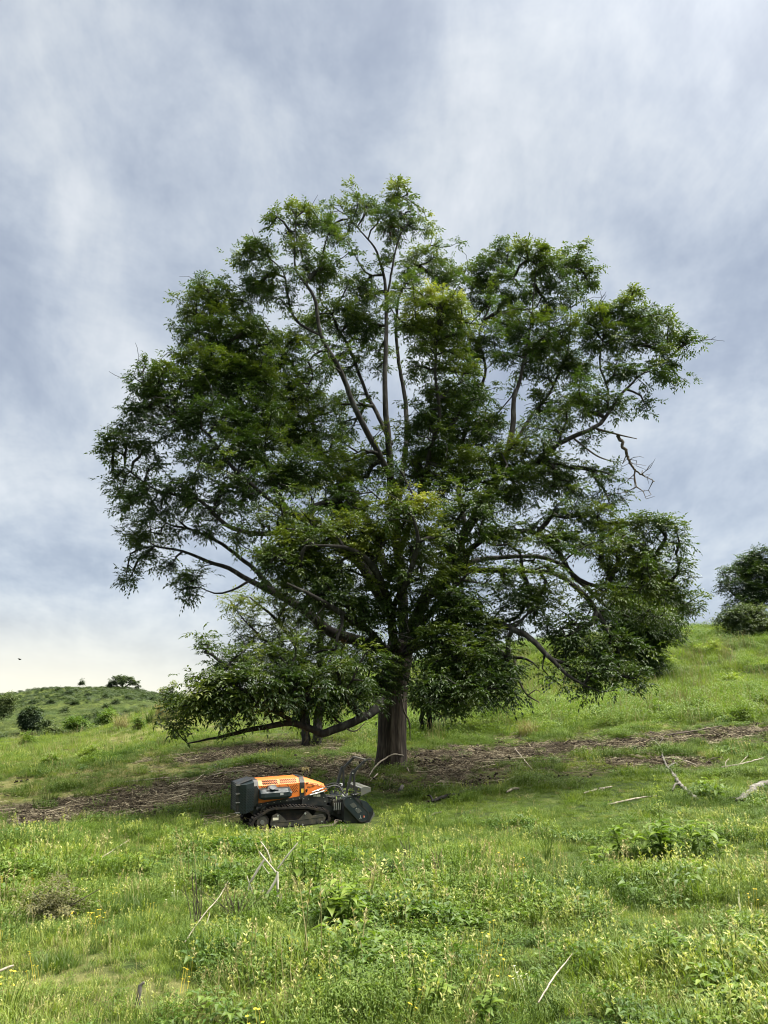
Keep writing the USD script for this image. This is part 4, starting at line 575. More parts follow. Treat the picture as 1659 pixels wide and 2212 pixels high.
simple_tree("twin_stemmed_tree", "small dark tree on two thin straight stems, just right of the big trunk", (918, 1592), 32,
    [[(911, 1594, 0, 5), (912, 1545, 0, 4.4), (914, 1500, 0, 4), (920, 1430, 0, 3)], [(925, 1594, 0, 6), (929, 1545, 0, 5.6), (934, 1500, .2, 5), (960, 1430, .4, 3)]],
    [(900, 1500, 44, 30, 0, 1.2, .36), (950, 1500, 50, 32, -.5, 1.4, .32), (1000, 1510, 50, 30, 0, 1.3, .28), (960, 1440, 70, 40, 0, 1.3, .32), (1060, 1500, 46, 30, .5, 1.2, .22), (1050, 1440, 60, 40, .6, 1.2, .28)], 34, 12)
simple_tree("hillside_tree", "dark tree on the right hill, its trunk showing below the big tree's right edge", (1392, 1420), 46,
    [[(1393, 1424, 0, 13), (1390, 1380, 0, 11), (1386, 1330, 0, 9), (1380, 1270, 0, 6), (1370, 1220, 0, 3)], [(1386, 1340, 0, 6), (1420, 1300, .3, 4), (1450, 1260, .5, 2)]],
    [(1380, 1290, 60, 50, 0, 1.3, .30), (1400, 1360, 70, 36, -.3, 1.4, .24), (1430, 1300, 50, 44, 0, 1.1, .30), (1340, 1340, 44, 40, 0, 1.2, .26), (1390, 1400, 34, 22, -.3, 1.5, .2), (1405, 1425, 22, 22, -.6, 1.8, .22), (1400, 1230, 50, 40, 0, .9, .36)], 40, 13, L=.17, W=.06, R=.5, rach=.36)
simple_tree("skyline_tree", "dense dark tree cut off by the right edge of the picture on the skyline", (1640, 1378), 61,
    [[(1640, 1384, 0, 13), (1640, 1340, 0, 11), (1636, 1300, 0, 9), (1620, 1260, 0, 5), (1600, 1235, 0, 2.5)], [(1638, 1310, 0, 8), (1665, 1270, 0, 6), (1690, 1230, 0, 3)], [(1636, 1310, 0, 5), (1600, 1295, -.5, 3.5), (1575, 1275, -.6, 2)], [(1640, 1320, 0, 5), (1610, 1330, -1, 3)]],
    [(1588, 1240, 24, 14, 0, 1.5, 0.18), (1612, 1218, 26, 14, 0, 1.5, 0.22), (1650, 1202, 30, 14, 0, 1.6, 0.22), (1700, 1196, 40, 16, .5, 1.6, 0.20), (1568, 1266, 14, 12, -.5, 1.4, 0.14), (1600, 1268, 24, 14, -.8, 1.4, 0.12), (1640, 1240, 34, 18, -.5, 1.6, 0.14), (1690, 1240, 40, 26, 0, 1.5, 0.12), (1630, 1276, 30, 16, -.8, 1.4, 0.10), (1670, 1285, 34, 20, 0, 1.4, 0.08), (1592, 1308, 16, 12, -1, 1.3, 0.10), (1618, 1308, 20, 10, -1, 1.2, 0.08), (1720, 1300, 40, 40, 0, 1.4, 0.10), (1575, 1318, 12, 8, -1, 1.1, 0.12)], 22, 14, L=.22, W=.085, R=.5, rach=.5)
simple_tree("leafy_shrub", "bluish green leafy shrub standing in front of the dark skyline tree at right", (1606, 1372), 56,
    [[(1606, 1378, 0, 3), (1604, 1350, 0, 2.4), (1600, 1325, 0, 1.6)], [(1612, 1378, 0, 2.4), (1622, 1345, 0, 1.8), (1636, 1325, 0, 1)]],
    [(1575, 1330, 24, 8, 0, 1.4, .36), (1550, 1334, 12, 5, 0, 1.2, .4), (1605, 1322, 26, 10, 0, 1.5, .34), (1640, 1326, 20, 12, .3, 1.4, .36), (1590, 1346, 26, 10, -.2, 1.4, .30), (1622, 1350, 30, 14, -.2, 1.5, .28), (1602, 1364, 20, 10, -.3, 1.3, .24), (1650, 1352, 18, 14, 0, 1.3, .5), (1640, 1370, 18, 8, -.3, 1.2, .3)], 36, 15, "far_leaf", L=.2, W=.075, R=.5, rach=.4, cat="shrub")
simple_tree("umbrella_tree", "lone umbrella shaped tree on the crest of the far hill", (264, 1494), 226,
    [[(263, 1499, 0, 2.6), (264, 1490, 0, 2.2), (264, 1482, 0, 1.8), (262, 1470, 0, 1)], [(264, 1490, 0, 1.6), (278, 1478, 0, 1.1), (290, 1474, 0, .6)], [(263, 1490, 0, 1.5), (250, 1478, 0, 1.0), (242, 1474, 0, .6)]],
    [(258, 1464, 12, 4, 0, 1.5, .42), (276, 1466, 11, 4, 0, 1.4, .40), (244, 1472, 8, 4, 0, 1.4, .36), (264, 1473, 14, 4, -1, 1.2, .30), (288, 1474, 10, 4, 0, 1.4, .36), (298, 1481, 5, 3, 0, 1.2, .32), (239, 1481, 5, 4, 0, 1.2, .30)], 9, 16, "far_leaf", twig=.035, L=.45, W=.18, R=.55, rach=.5)
simple_tree("round_dark_tree", "compact dark bluish tree low on the far hill at left", (66, 1566), 150,
    [[(66, 1572, 0, 2.2), (66, 1558, 0, 1.8), (65, 1546, 0, 1)]], [(66, 1545, 13, 11, 0, 2.2, .06), (60, 1553, 10, 9, 0, 2, .04), (72, 1556, 11, 10, 0, 2, .04), (65, 1562, 13, 7, 0, 2, .0)], 40, 17, "far_leaf", twig=.03, L=.42, W=.17, R=.8, rach=.6)
simple_tree("pale_feathery_tree", "pale feathery tree at the left edge rising above the far hill's outline", (10, 1545), 140,
    [[(8, 1550, 0, 1.6), (10, 1530, 0, 1.3), (12, 1510, 0, .8)], [(10, 1530, 0, .9), (22, 1512, 0, .6)]], [(12, 1506, 16, 12, 0, .6, .62), (4, 1525, 16, 14, 0, .9, .40), (22, 1520, 12, 12, 0, .7, .46), (6, 1540, 16, 8, 0, .8, .3)], 12, 18, "far_leaf", twig=.025, L=.4, W=.14, R=.9, rach=.7)
simple_tree("sapling_tree", "bright green sapling beside the tips of the big tree's lowest left branches", (374, 1540), 40,
    [[(374, 1545, 0, 1.8), (376, 1515, 0, 1.4), (372, 1490, 0, .8)], [(376, 1520, 0, 1), (390, 1508, 0, .6)]], [(372, 1486, 12, 10, 0, 1.3, .56), (366, 1506, 18, 12, 0, 1.3, .52), (388, 1508, 18, 12, 0, 1.3, .48), (380, 1525, 16, 10, 0, 1.1, .44)], 40, 19, "leaf", L=.16, W=.06, R=.3, rach=.25, cat="sapling")
for i, (u, v, w, h, tnt) in enumerate([(100, 1562, 20, 10, .3), (8, 1590, 16, 10, .2), (120, 1578, 26, 14, .34)]):
    simple_tree("valley_bush", "dense green bush in the dip between the pasture and the far hill", (u, v + h * .6), 128 - 4 * i, [[(u, v + h, 0, 1.2), (u, v, 0, .8)]], [(u, v + 2, w * .4, h * .5, 0, 1.3, tnt + .15), (u - w * .5, v + 6, w * .3, h * .35, 0, 1.2, tnt + .1), (u + w * .5, v + 7, w * .35, h * .35, 0, 1.2, tnt + .2)], 15, 30 + i, "far_leaf", twig=.02, L=.4, W=.16, R=.7, rach=.6, cat="bush", group="bushes in the dip below the far hill")
g0 = np.random.default_rng(77)
def shrub_at(name, label, p, w, h, seed, mat="far_leaf", tint=(.1, .4), n=60, L=.2, cat="bush", group=None):
    """Low bush: a few stems and a dome of leaves."""
    g = np.random.default_rng(seed); root = thing(name, label, cat, p, g.uniform(0, 6), group)
    mb = MB(); tips = np.c_[g.normal(0, w * .33, (7, 2)), g.uniform(.45, .85, 7) * h]
    for q in tips: mb.add(*tube([[0, 0, -.05], [q[0] * .4, q[1] * .4, q[2] * .5], q], [.022 * h, .016 * h, .008 * h], 4))
    mb.put("stems", M["dark_wood"], root, True)
    c = unit(g.normal(0, 1, (n, 3)) * [1, 1, .9]); c[:, 2] = np.abs(c[:, 2]) * .9 + .05; k = g.uniform(.4, 1.1, n)[:, None] * (1 + .35 * np.sin(c[:, :1] * 5 + seed)) * (1 + .25 * np.sin(c[:, 1:2] * 7 + 2 * seed)); o = c.copy(); c = c * k * [w / 2, w / 2, h]
    mb = MB(); sprays(mb, c, o, g, 7, 3, L, L * .4, w * .1, g.uniform(*tint, n), .25, L * 2); mb.put("foliage", M[mat], root, False, True); return root
far_spots = [(150, 1500, 14, 9), (190, 1505, 10, 7), (228, 1508, 9, 8), (108, 1520, 11, 8), (250, 1520, 10, 7), (176, 1478, 8, 8), (230, 1530, 12, 7), (310, 1508, 12, 7), (330, 1512, 9, 6), (140, 1540, 12, 8), (185, 1555, 14, 9), (215, 1562, 18, 12), (290, 1555, 14, 10), (300, 1545, 11, 8), (70, 1520, 10, 6), (86, 1540, 11, 7), (262, 1560, 14, 8), (210, 1548, 10, 7), (340, 1530, 10, 6), (275, 1510, 9, 6), (162, 1522, 9, 7), (128, 1492, 10, 5)]
for i, (u, v, w, h) in enumerate(far_spots):
    p = hit(u, v, 100.0, 260.0); k = p[1] / F; shrub_at("hill_bush", "small dark green bush dotted over the open face of the far hill", p, w * k * .85, h * k * .8, 200 + i, "far_leaf", (.1, .45), 34, .34, group="bushes dotted over the far hill")
near_spots = [((165, 1570), 26, 15, (.1, .35), "bushy clump below the left skyline of the pasture, nearest the picture edge"), ((232, 1560), 20, 16, (.1, .4), "dark leafy bush on the left skyline of the pasture, halfway to the big tree"), ((300, 1575), 10, 16, (.05, .3), "narrow dark bush on the left slope among pale dry grass"),
              ((62, 1605), 20, 12, (.1, .35), "low dark bush on the left slope close to the picture edge"), ((195, 1640), 26, 17, (.35, .6), "bright green bush on the left slope above the straw coloured ground"), ((110, 1650), 14, 9, (.2, .5), "small bush on the far left slope above the straw coloured ground"),
              ((1250, 1520), 34, 18, (.3, .6), "rounded green bush on the right slope below the drooping limb"), ((1330, 1535), 40, 20, (.25, .5), "broad bush on the right slope above the bare band"), ((1420, 1550), 44, 22, (.2, .5), "tangled grey green bush above the bare band at right"), ((1510, 1540), 50, 24, (.25, .55), "big tangled bush on the right slope with pale stalks round it"), ((1600, 1560), 44, 26, (.2, .45), "tall bush just above the bare band near the right edge"), ((1645, 1530), 34, 30, (.15, .4), "dark bush on the right slope cut by the picture edge"),
              ((1180, 1490), 36, 14, (.3, .55), "low bush right of the hanging dead branch"), ((1130, 1560), 24, 14, (.35, .6), "small bush left of the pale tussock on the right slope"), ((1440, 1440), 36, 13, (.4, .7), "pale green bush on the right hill below the trunk of the hillside tree"), ((1540, 1410), 30, 12, (.45, .7), "pale bush high on the right hill under the skyline"), ((1490, 1380), 26, 12, (.5, .75), "pale green bush on the right hill's skyline"), ((1560, 1375), 30, 12, (.5, .8), "bright bush on the skyline left of the bluish shrub"),
              ((1650, 1450), 26, 16, (.3, .6), "bush half way up the right hill at the picture edge"), ((1580, 1480), 30, 14, (.4, .7), "yellow green bush on the open right slope"), ((1370, 1490), 30, 13, (.35, .6), "low bush on the right slope below the drooping leaves")]
for i, ((u, v), w, h, tn, lab) in enumerate(near_spots):
    p = hit(u, v, 14.0, 90.0); k = p[1] / F; shrub_at("slope_bush", lab, p, w * k * 1.25, h * k * 1.25, 300 + i, "weed", tn, 70, .10 if p[1] < 40 else .16)
# tussocks of tall grass
def tussock(label, uv, w, h, seed, mat="straw", n=150, tint=(0, .6), y0=4.0):
    p = hit(*uv, y0, 90.0); k = p[1] / F; root = thing("grass_tussock", label, "grass tussock", p); mb = blades(n, w * k * .35, h * k * .5, h * k * 1.15, .006 + .0004 * p[1], .8, seed, 4, tint); mb.put("blades", M[mat], root, False, True); return root
tussock("pale dry grass tussock on the right slope under the hanging dead branch", (1141, 1590), 60, 40, 1, n=260)
tussock("dark reedy tussock on the left skyline of the pasture", (322, 1562), 20, 38, 2, "grass", 90, (-.2, .1)); tussock("pale reedy tussock beside the dark reeds on the left slope", (262, 1575), 44, 40, 3); tussock("straw tussock on the left skyline near the sapling", (350, 1545), 40, 36, 4)
tussock("tall green tussock at the left foreground behind the brown shrub", (290, 1975), 120, 44, 5, "grass", 420, (-.25, .05)); tussock("dark green tussock low at the left below the brown shrub", (125, 2095), 100, 42, 6, "grass", 320, (-.25, .1)); tussock("dark green tussock at the middle of the foreground", (880, 2120), 90, 36, 7, "grass", 320, (-.25, .05)); tussock("dark low tussock left of the yellow plumes", (180, 1805), 50, 16, 8, "grass", 160, (-.25, .0)); tussock("long bladed tussock at the foreground right", (1440, 2090), 60, 90, 9, "weed", 160, (0, .3)); tussock("green tussock at the right edge of the foreground", (1600, 1905), 90, 50, 10, "grass", 300, (-.15, .15))

# ------------------------------------------------------------------ the tracked mulcher
def paint(name, col, rough=.45, dirt=.25, spec=.4, metallic=0.0, dustc=(.12, .095, .06)):
    n = {"geo": ("geometry", {}), "no": ("noise_texture", {"scale": 9.0, "detail": 8.0, "roughness": .7}), "r": ("map_range", {"from_min": .46, "from_max": .72, "to_min": 0.0, "to_max": dirt, "clamp": True}), "m": ("mix", {"color1": col, "color2": dustc}),
         "rr": ("map_range", {"from_min": .3, "from_max": .7, "to_min": rough - .1, "to_max": rough + .25}), "p": ("principled_bsdf", {"specular_ior_level": spec, "metallic": metallic})}
    return usdkit.material(stage, f"/World/Looks/{name}", n, [("geo.position", "no.vector"), ("no.fac", "r.value"), ("r.result", "m.fac"), ("m.color", "p.base_color"), ("no.fac", "rr.value"), ("rr.result", "p.roughness")], surface="p.BSDF")
M["orange"] = paint("orange", (.66, .17, .022), .4, .4); M["black"] = paint("black", (.012, .014, .015), .42, .3); M["dark_panel"] = paint("dark_panel", (.009, .017, .020), .42, .12); M["rubber"] = paint("rubber", (.014, .013, .012), .8, .8, .2, 0, (.06, .045, .03))
M["muddy_steel"] = paint("muddy_steel", (.035, .034, .028), .6, .9, .3, 0, (.10, .085, .055)); M["steel"] = paint("steel", (.5, .5, .48), .35, .3, .5, .8); M["sticker"] = paint("sticker", (.62, .58, .45), .5, .3); M["yellow_sticker"] = paint("yellow_sticker", (.7, .42, .05), .5, .3); M["hole"] = paint("hole", (.008, .007, .006), .8, .1); M["grey_paint"] = paint("grey_paint", (.10, .105, .09), .5, .6); M["lettering"] = paint("lettering", (.035, .015, .012), .6, .1); M["red_mark"] = paint("red_mark", (.6, .13, .05), .5, .2); M["pale_grey"] = paint("pale_grey", (.3, .31, .3), .6, .3)

def tbox(x0, x1, y0, y1, z0, z1, bev=.008):
    import manifold3d as m3
    b = min(bev, (x1 - x0) / 3, (y1 - y0) / 3, (z1 - z0) / 3); pts = []
    for x, sx in ((x0, 1), (x1, -1)):
        for y, sy in ((y0, 1), (y1, -1)):
            for z, sz in ((z0, 1), (z1, -1)): pts += [(x + sx * b, y + sy * b, z), (x + sx * b, y, z + sz * b), (x, y + sy * b, z + sz * b)]
    return trimesh.convex.convex_hull(np.array(pts))
def hull(pts): return trimesh.convex.convex_hull(np.asarray(pts, float))
def prism(poly, y0, y1, round_=0.0):
    """A side profile (x, z) as a plate from y0 to y1."""
    p = poly if isinstance(poly, (Polygon, shapely.MultiPolygon)) else Polygon(poly)
    if round_: p = p.buffer(-round_).buffer(round_ * 2, 6).buffer(-round_)
    m = trimesh.creation.extrude_polygon(p, y1 - y0, engine="earcut"); v = m.vertices.copy(); m.vertices = np.c_[v[:, 0], y1 - v[:, 2], v[:, 1]]; return m
def disc(x, z, r, y0, y1, n=24):
    a = np.arange(n) * 2 * np.pi / n; return prism(np.c_[x + r * np.cos(a), z + r * np.sin(a)], y0, y1)
def rod(p, r, n=10): v, f = tube(p, r, n); return trimesh.Trimesh(v, f, process=False)
def beam(a, b, w, t, side=(0, 1, 0)):
    a, b = np.array(a, float), np.array(b, float); d = unit(b - a); s = unit(np.array(side, float) - d * np.dot(side, d)); n = np.cross(d, s)
    return hull([p + s * i * w / 2 + n * j * t / 2 for p in (a, b) for i in (-1, 1) for j in (-1, 1)])
def mower():
    yaw = math.radians(21); x, y = MOWER[0] - .21, MOWER[1] + .25
    e = .6; n = unit(np.array([-(H0(x + e, y) - H0(x - e, y)) / (2 * e), -(H0(x, y + e) - H0(x, y - e)) / (2 * e), 1.0])); X = np.array([math.cos(yaw), math.sin(yaw), 0]); X = unit(X - n * X.dot(n)); Yv = np.cross(n, X)
    m = np.eye(4); m[:3, 0], m[:3, 1], m[:3, 2], m[:3, 3] = X * .88, Yv * .88, n * .88, (x, y, H(x, y) - .02)
    root = thing("tracked_mulcher", "orange and black remote controlled tracked mulcher parked below the big tree", "mulcher", matrix=m)
    def P(name, mesh, mat, par=root, sm=25):
        v, f = (mesh.vertices, mesh.faces) if hasattr(mesh, "vertices") else mesh
        v = np.array(v, float); z = v[:, 2]; v[:, 2] = np.where(z > .5, .5 + (z - .5) * .74, z * 1.0); return obj(name, (v, f), M[mat], par, sm)
    cat = trimesh.util.concatenate
    # tracks: belt with lugs round a frame, a sprocket at the front, a wheel at the back
    prof = Polygon([(-.90, .13), (-.83, .0), (.80, .0), (.96, .10), (.96, .24), (.86, .33), (.42, .44), (-.36, .475), (-.52, .44), (-.84, .26)]).buffer(-.06).buffer(.06, 6)
    line = prof.exterior
    for s in (-1, 1):
        ya, yb = (-.66, -.38) if s < 0 else (.38, .66)
        belt = P("track", prism(prof.difference(prof.buffer(-.045)), ya, yb), "rubber")
        lugs = []
        for k in range(58):
            q = line.interpolate((k + .5) / 58, True); q2 = line.interpolate((k + .6) / 58, True); d = unit(np.array([q2.x - q.x, q2.y - q.y])); nn = np.array([d[1], -d[0]]); c = np.array([q.x, q.y])
            nn = nn if not prof.contains(Point(*(c + nn * .02))) else -nn; o = .05 if k % 2 else -.05
            lugs.append(hull([(*(c + d * i * .016 + nn * j)[[0]], yy, (c + d * i * .016 + nn * j)[1]) for i in (-1, 1) for j in (-.005, .028) for yy in (ya + .015 + max(o, 0), yb - .015 + min(o, 0))]))
        P("lugs", cat(lugs), "rubber", belt)
        inner = ya + .03; yo = ya - .006 if s < 0 else yb + .006; yi = ya + .07 if s < 0 else yb - .07; a, b = min(yo, yi), max(yo, yi)
        fr = P("track_frame", prism([(-.42, .05), (-.46, .12), (-.40, .30), (-.30, .335), (-.24, .32), (-.06, .16), (.22, .16), (.38, .33), (.44, .325), (.54, .23), (.80, .245), (.86, .16), (.80, .05)], a, b, .012), "muddy_steel")
        P("access_plate", prism([(.10, .075), (.27, .075), (.29, .15), (.08, .15)], a - .004 if s < 0 else b - .002, a + .002 if s < 0 else b + .004, .01), "muddy_steel", fr)
        P("frame_rail", prism([(-.42, .165), (-.12, .165), (-.10, .145), (.80, .19), (.80, .20), (-.10, .158), (-.42, .178)], a - .006 if s < 0 else b - .002, a + .002 if s < 0 else b + .006), "muddy_steel", fr)
        for bx, bz, r in ((-.285, .295, .022), (.36, .295, .022), (.0, .075, .016), (.30, .055, .02), (.66, .10, .03), (-.36, .08, .02), (.76, .09, .016)): P("bolt", disc(bx, bz, r, (a - .012, b + .012)[s > 0] if s < 0 else b - .01, a + .01 if s < 0 else b + .012, 10), "steel" if r < .03 else "muddy_steel", fr)
        if s < 0: P("sticker", tbox(-.40, -.27, a - .0045, a - .002, .20, .255, .001), "sticker", fr)
        w = P("track_wheel", disc(-.64, .175, .165, ya + .04, yb - .04, 28), "rubber"); P("rim", disc(-.64, .175, .125, (ya + .012) if s < 0 else yb - .05, (ya + .05) if s < 0 else yb - .012, 28), "muddy_steel", w); P("hub", disc(-.64, .175, .05, (ya - .005) if s < 0 else yb - .02, (ya + .02) if s < 0 else yb + .005, 16), "grey_paint", w)
        P("sprocket", disc(.74, .20, .15, ya + .05, yb - .05, 24), "muddy_steel")
        P("track_infill", prism([(-.30, .12), (.5, .12), (.5, .36), (-.30, .40)], ya + .09, yb - .09), "rubber")
    # body
    ch = P("chassis", prism([(-.80, .30), (.86, .28), (.98, .40), (.94, .62), (.78, .80), (.70, .80), (.40, .66), (-.80, .50)], -.36, .36, .01), "black")
    P("side_rail", prism([(-.74, .47), (.34, .61), (.34, .70), (-.74, .56)], -.43, -.37, .004), "black"); P("side_rail", prism([(-.74, .47), (.34, .61), (.34, .70), (-.74, .56)], .37, .43, .004), "black")
    for k in range(7): P("bolt", disc(-.62 + .15 * k, .53 + .0195 * k, .011, -.442, -.42, 8), "steel", ch)
    fp = P("front_side_plate", prism([(.34, .44), (.92, .40), (.99, .55), (.86, .80), (.80, .84), (.34, .66)], -.45, -.37, .008), "black"); P("front_side_plate", prism([(.34, .44), (.92, .40), (.99, .55), (.86, .80), (.80, .84), (.34, .66)], .37, .45, .008), "black")
    for bx, bz in ((.84, .79), (.88, .76), (.87, .62), (.90, .50), (.38, .62), (.50, .60)): P("bolt", disc(bx, bz, .012, -.462, -.44, 8), "steel", fp)
    P("sticker", tbox(.615, .685, -.4535, -.4505, .665, .765, .001), "sticker", fp); P("sticker", tbox(.695, .785, -.4535, -.4505, .655, .72, .001), "sticker", fp); P("sticker", prism([(.705, .728), (.765, .728), (.735, .79)], -.4535, -.4505), "sticker", fp)
    def ring(X, yw, yt, z0, zm, zt): return [(X, s * yw, z0) for s in (-1, 1)] + [(X, s * yw, zm) for s in (-1, 1)] + [(X, s * yt, zt) for s in (-1, 1)]
    hood = P("engine_hood", hull(ring(-.70, .40, .28, .57, 1.08, 1.23) + ring(.30, .40, .28, .70, 1.10, 1.25)), "orange", root, 20)
    P("hood_seam", prism([(-.185, .70), (-.178, .70), (-.178, 1.09), (-.185, 1.09)], -.4025, -.398), "hole", hood)
    nose = P("nose_hood", hull(ring(.41, .40, .28, .70, 1.10, 1.25) + ring(.93, .33, .22, .76, .90, 1.00) + ring(1.00, .30, .2, .78, .82, .86)), "orange", root, 20)
    P("hood_band", hull(ring(.30, .415, .29, .68, 1.11, 1.265) + ring(.41, .415, .29, .68, 1.11, 1.265)), "black"); P("sticker", tbox(.325, .385, -.4185, -.416, .80, .92, .001), "yellow_sticker", root)
    # slanted louvres in the hood: two panels on the flank, two along the top chamfer
    def slot(x0, z0, dx, dz, w):      # on the flank, y = -.40
        return hull([(x0 + a * dx + b * w, yy, z0 + a * dz) for a in (0, 1) for b in (0, 1) for yy in (-.4018, -.395)])
    for cx in range(7):
        for rz in range(4):
            zz = .76 + .085 * rz + .012 * cx
            if zz + .06 < 1.085: P("louvre", slot(.02 + .036 * cx, zz, -.035, .062, .016), "hole", hood)
    for cx in range(7):
        for rz in range(2): P("louvre", slot(-.60 + .05 * cx, .95 + .07 * rz, -.028, .05, .016), "hole", hood)
    def topslot(x, t, L):               # on the sloping top edge
        def q(u, o): return np.array([0, -.40 + .12 * u - .0015 - o, 1.08 + .15 * u + .008 + .001])
        nn = np.array([0, -.15, .12]) / .192
        return hull([np.array([x + a * -.03 + b * .016, -.40 + .12 * u, 1.09 + .15 * u + .012]) + nn * o for a, u in ((0, t), (1, t + L)) for b in (0, 1) for o in (-.012, .004)])
    for cx in range(9): P("louvre", topslot(-.56 + .04 * cx, .12, .30), "hole", hood); P("louvre", topslot(-.56 + .04 * cx, .54, .30), "hole", hood)
    for cx in range(9): P("louvre", topslot(-.14 + .044 * cx, .12, .30), "hole", hood); P("louvre", topslot(-.14 + .044 * cx, .54, .30), "hole", hood)
    # lettering on the nose
    def letters(text, h, x0, z0, rot, name, bold=True, shear=0.0):
        t = meshkit.text_mesh(text, h, .003, bold); v = t.vertices.copy(); v[:, 0] += shear * v[:, 1]; c, s = math.cos(rot), math.sin(rot); px_, pz = v[:, 0] * c - v[:, 1] * s, v[:, 0] * s + v[:, 1] * c
        X_ = x0 + px_; yy = -.40 + (X_ - .41) * (.07 / .52) - .0025 - v[:, 2]; t.vertices = np.c_[X_, yy, z0 + pz]
        t.fix_normals(); P(name, t, "lettering", nose, False)
    letters("TRITALALER", .056, .525, 1.03, -.27, "lettering", True, .12); letters("Raptor", .048, .475, .925, .10, "script_lettering", False, .3)
    P("emblem", prism([(.455, 1.105), (.525, 1.09), (.515, 1.07), (.485, 1.068), (.478, 1.05), (.462, 1.055)], -.401, -.394), "lettering", nose)
    P("latch", rod([(.46, -.42, .80), (.46, -.42, .87)], .016), "black"); P("latch_knob", disc(.46, .875, .025, -.44, -.40, 12), "black")
    # radiator guard at the back
    P("rear_collar", hull(ring(-.80, .43, .31, .50, 1.09, 1.26) + ring(-.69, .43, .31, .50, 1.09, 1.26)), "black")
    P("hood_trim", hull([(-.695, -.432, 1.0), (-.675, -.432, 1.0), (-.735, -.432, 1.12), (-.715, -.432, 1.12), (-.695, -.426, 1.0), (-.735, -.426, 1.12), (-.675, -.426, 1.0), (-.715, -.426, 1.12)]), "steel")
    g = P("radiator_guard", hull([(-.80, s * .45, z) for s in (-1, 1) for z in (.42, 1.20)] + [(-.98, s * .47, z) for s in (-1, 1) for z in (.36, 1.16)] + [(-1.12, s * .36, z) for s in (-1, 1) for z in (.36, 1.14)] + [(-.80, s * .3, 1.26) for s in (-1, 1)]), "dark_panel", root, 20)
    for r in range(9):
        for c in range(3):
            z0 = .44 + .075 * r
            P("louvre", hull([(-.965 + .055 * c + a * .045 + b * .012, yy + (.003 if False else 0), z0 + a * -.045 + (.0)) for a in (0, 1) for b in (0, 1) for yy in (-.4735 + (.055 * c + a * .045) * .11, -.46)]), "hole", g)
    for r in range(9):
        for c in range(2):
            z0 = .44 + .075 * r; P("louvre", hull([np.array([-1.10 + .07 * c + a * .05 + b * .012, -.376 - (.07 * c + a * .05 + b * .012) * .785 - o, z0 - a * .05]) for a in (0, 1) for b in (0, 1) for o in (-.004, .006)]), "hole", g)
    dr = P("rear_door", tbox(-1.165, -1.125, -.36, .36, .37, 1.13), "black")
    for k in range(11): P("slat", beam((-1.168, -.32, .44 + .062 * k), (-1.168, .32, .44 + .062 * k), .02, .012, (1, 0, 0)), "dark_panel", dr)
    P("hinge_post", rod([(-1.17, -.33, .35), (-1.17, -.33, 1.16)], .018), "black", dr); P("hinge_post", rod([(-1.17, .36, .35), (-1.17, .36, 1.16)], .018), "black", dr)
    for z in (.37, .62, .88, 1.14): P("hinge", tbox(-1.20, -1.10, -.39, -.27, z - .008, z + .012), "grey_paint", dr)
    P("guard_top", hull([(-1.16, s * .36, 1.14) for s in (-1, 1)] + [(-1.16, s * .36, 1.16) for s in (-1, 1)] + [(-.82, s * .33, 1.265) for s in (-1, 1)] + [(-.82, s * .33, 1.285) for s in (-1, 1)]), "black")
    # side tank with its cap
    tank = P("side_tank", hull([(xx, yy, zz) for xx, ins in ((-.68, .03), (-.60, 0), (-.04, 0), (.05, .05)) for yy, zz in ((-.40, .72), (-.62 + ins, .70 + ins), (-.68 + ins, .78), (-.68 + ins, .90 - ins * .5), (-.58 + ins, 1.0 - ins), (-.40, 1.02 - ins * .5))]), "dark_panel", root, 20)
    P("tank_neck", hull([(xx, yy, zz) for zz, a, b, yo in ((.98, .14, .10, -.54), (1.10, .08, .06, -.52)) for xx, yy in ((-.40 - a, yo - b), (-.40 + a, yo - b), (-.40 + a, yo + b), (-.40 - a, yo + b))]), "black", tank)
    v, f = tube([(-.40, -.595, 1.03), (-.40, -.625, 1.055)], [.075, .07], 20); P("tank_cap", (v, f), "dark_panel", tank); P("sticker", tbox(-.24, -.16, -.6835, -.681, .82, .885, .001), "pale_grey", tank)
    t = meshkit.text_mesh("S", .06, .003, True); v = t.vertices.copy(); t.vertices = np.c_[v[:, 0] + .0, -.668 + 0 * v[:, 0] - v[:, 2] + v[:, 0] * .45, v[:, 1] + .86]; P("letter", t, "pale_grey", tank, False)
    P("bracket", tbox(-.62, -.52, -.46, -.38, .30, .50), "grey_paint"); P("ram", rod([(-.70, -.47, .45), (-.50, -.47, .55)], .025), "black"); P("ram_pin", rod([(-.74, -.49, .44), (-.70, -.49, .46)], .03), "muddy_steel")
    # hydraulic lines with bright fittings
    P("hose_fitting", rod([(.58, -.47, .80), (.66, -.47, .835), (.86, -.45, .90)], .022), "steel"); P("hose_fitting", rod([(.52, -.48, .725), (.70, -.48, .77), (.88, -.47, .82)], .022), "steel"); P("fitting_nut", rod([(.70, -.47, .842), (.74, -.467, .856)], .032, 6), "steel"); P("fitting_nut", rod([(.66, -.48, .76), (.70, -.48, .77)], .03, 6), "steel")
    hoses = [[(.86, -.45, .90), (1.0, -.42, .93), (1.16, -.38, .94), (1.30, -.36, .88), (1.40, -.40, .74)], [(.88, -.47, .82), (1.0, -.40, .88), (1.15, -.30, .93), (1.30, -.25, .90), (1.40, -.2, .75)], [(1.0, -.1, .86), (1.15, -.1, .96), (1.30, -.12, .95), (1.44, -.15, .80)], [(1.0, .1, .84), (1.2, .08, .92), (1.35, .0, .84), (1.42, 0, .68)], [(1.05, -.36, .45), (1.2, -.4, .62), (1.32, -.42, .60)], [(1.30, -.36, .88), (1.36, -.42, .72), (1.42, -.5, .62)]]
    for h in hoses: P("hose", rod(spline(h, .03), .017, 8), "black")
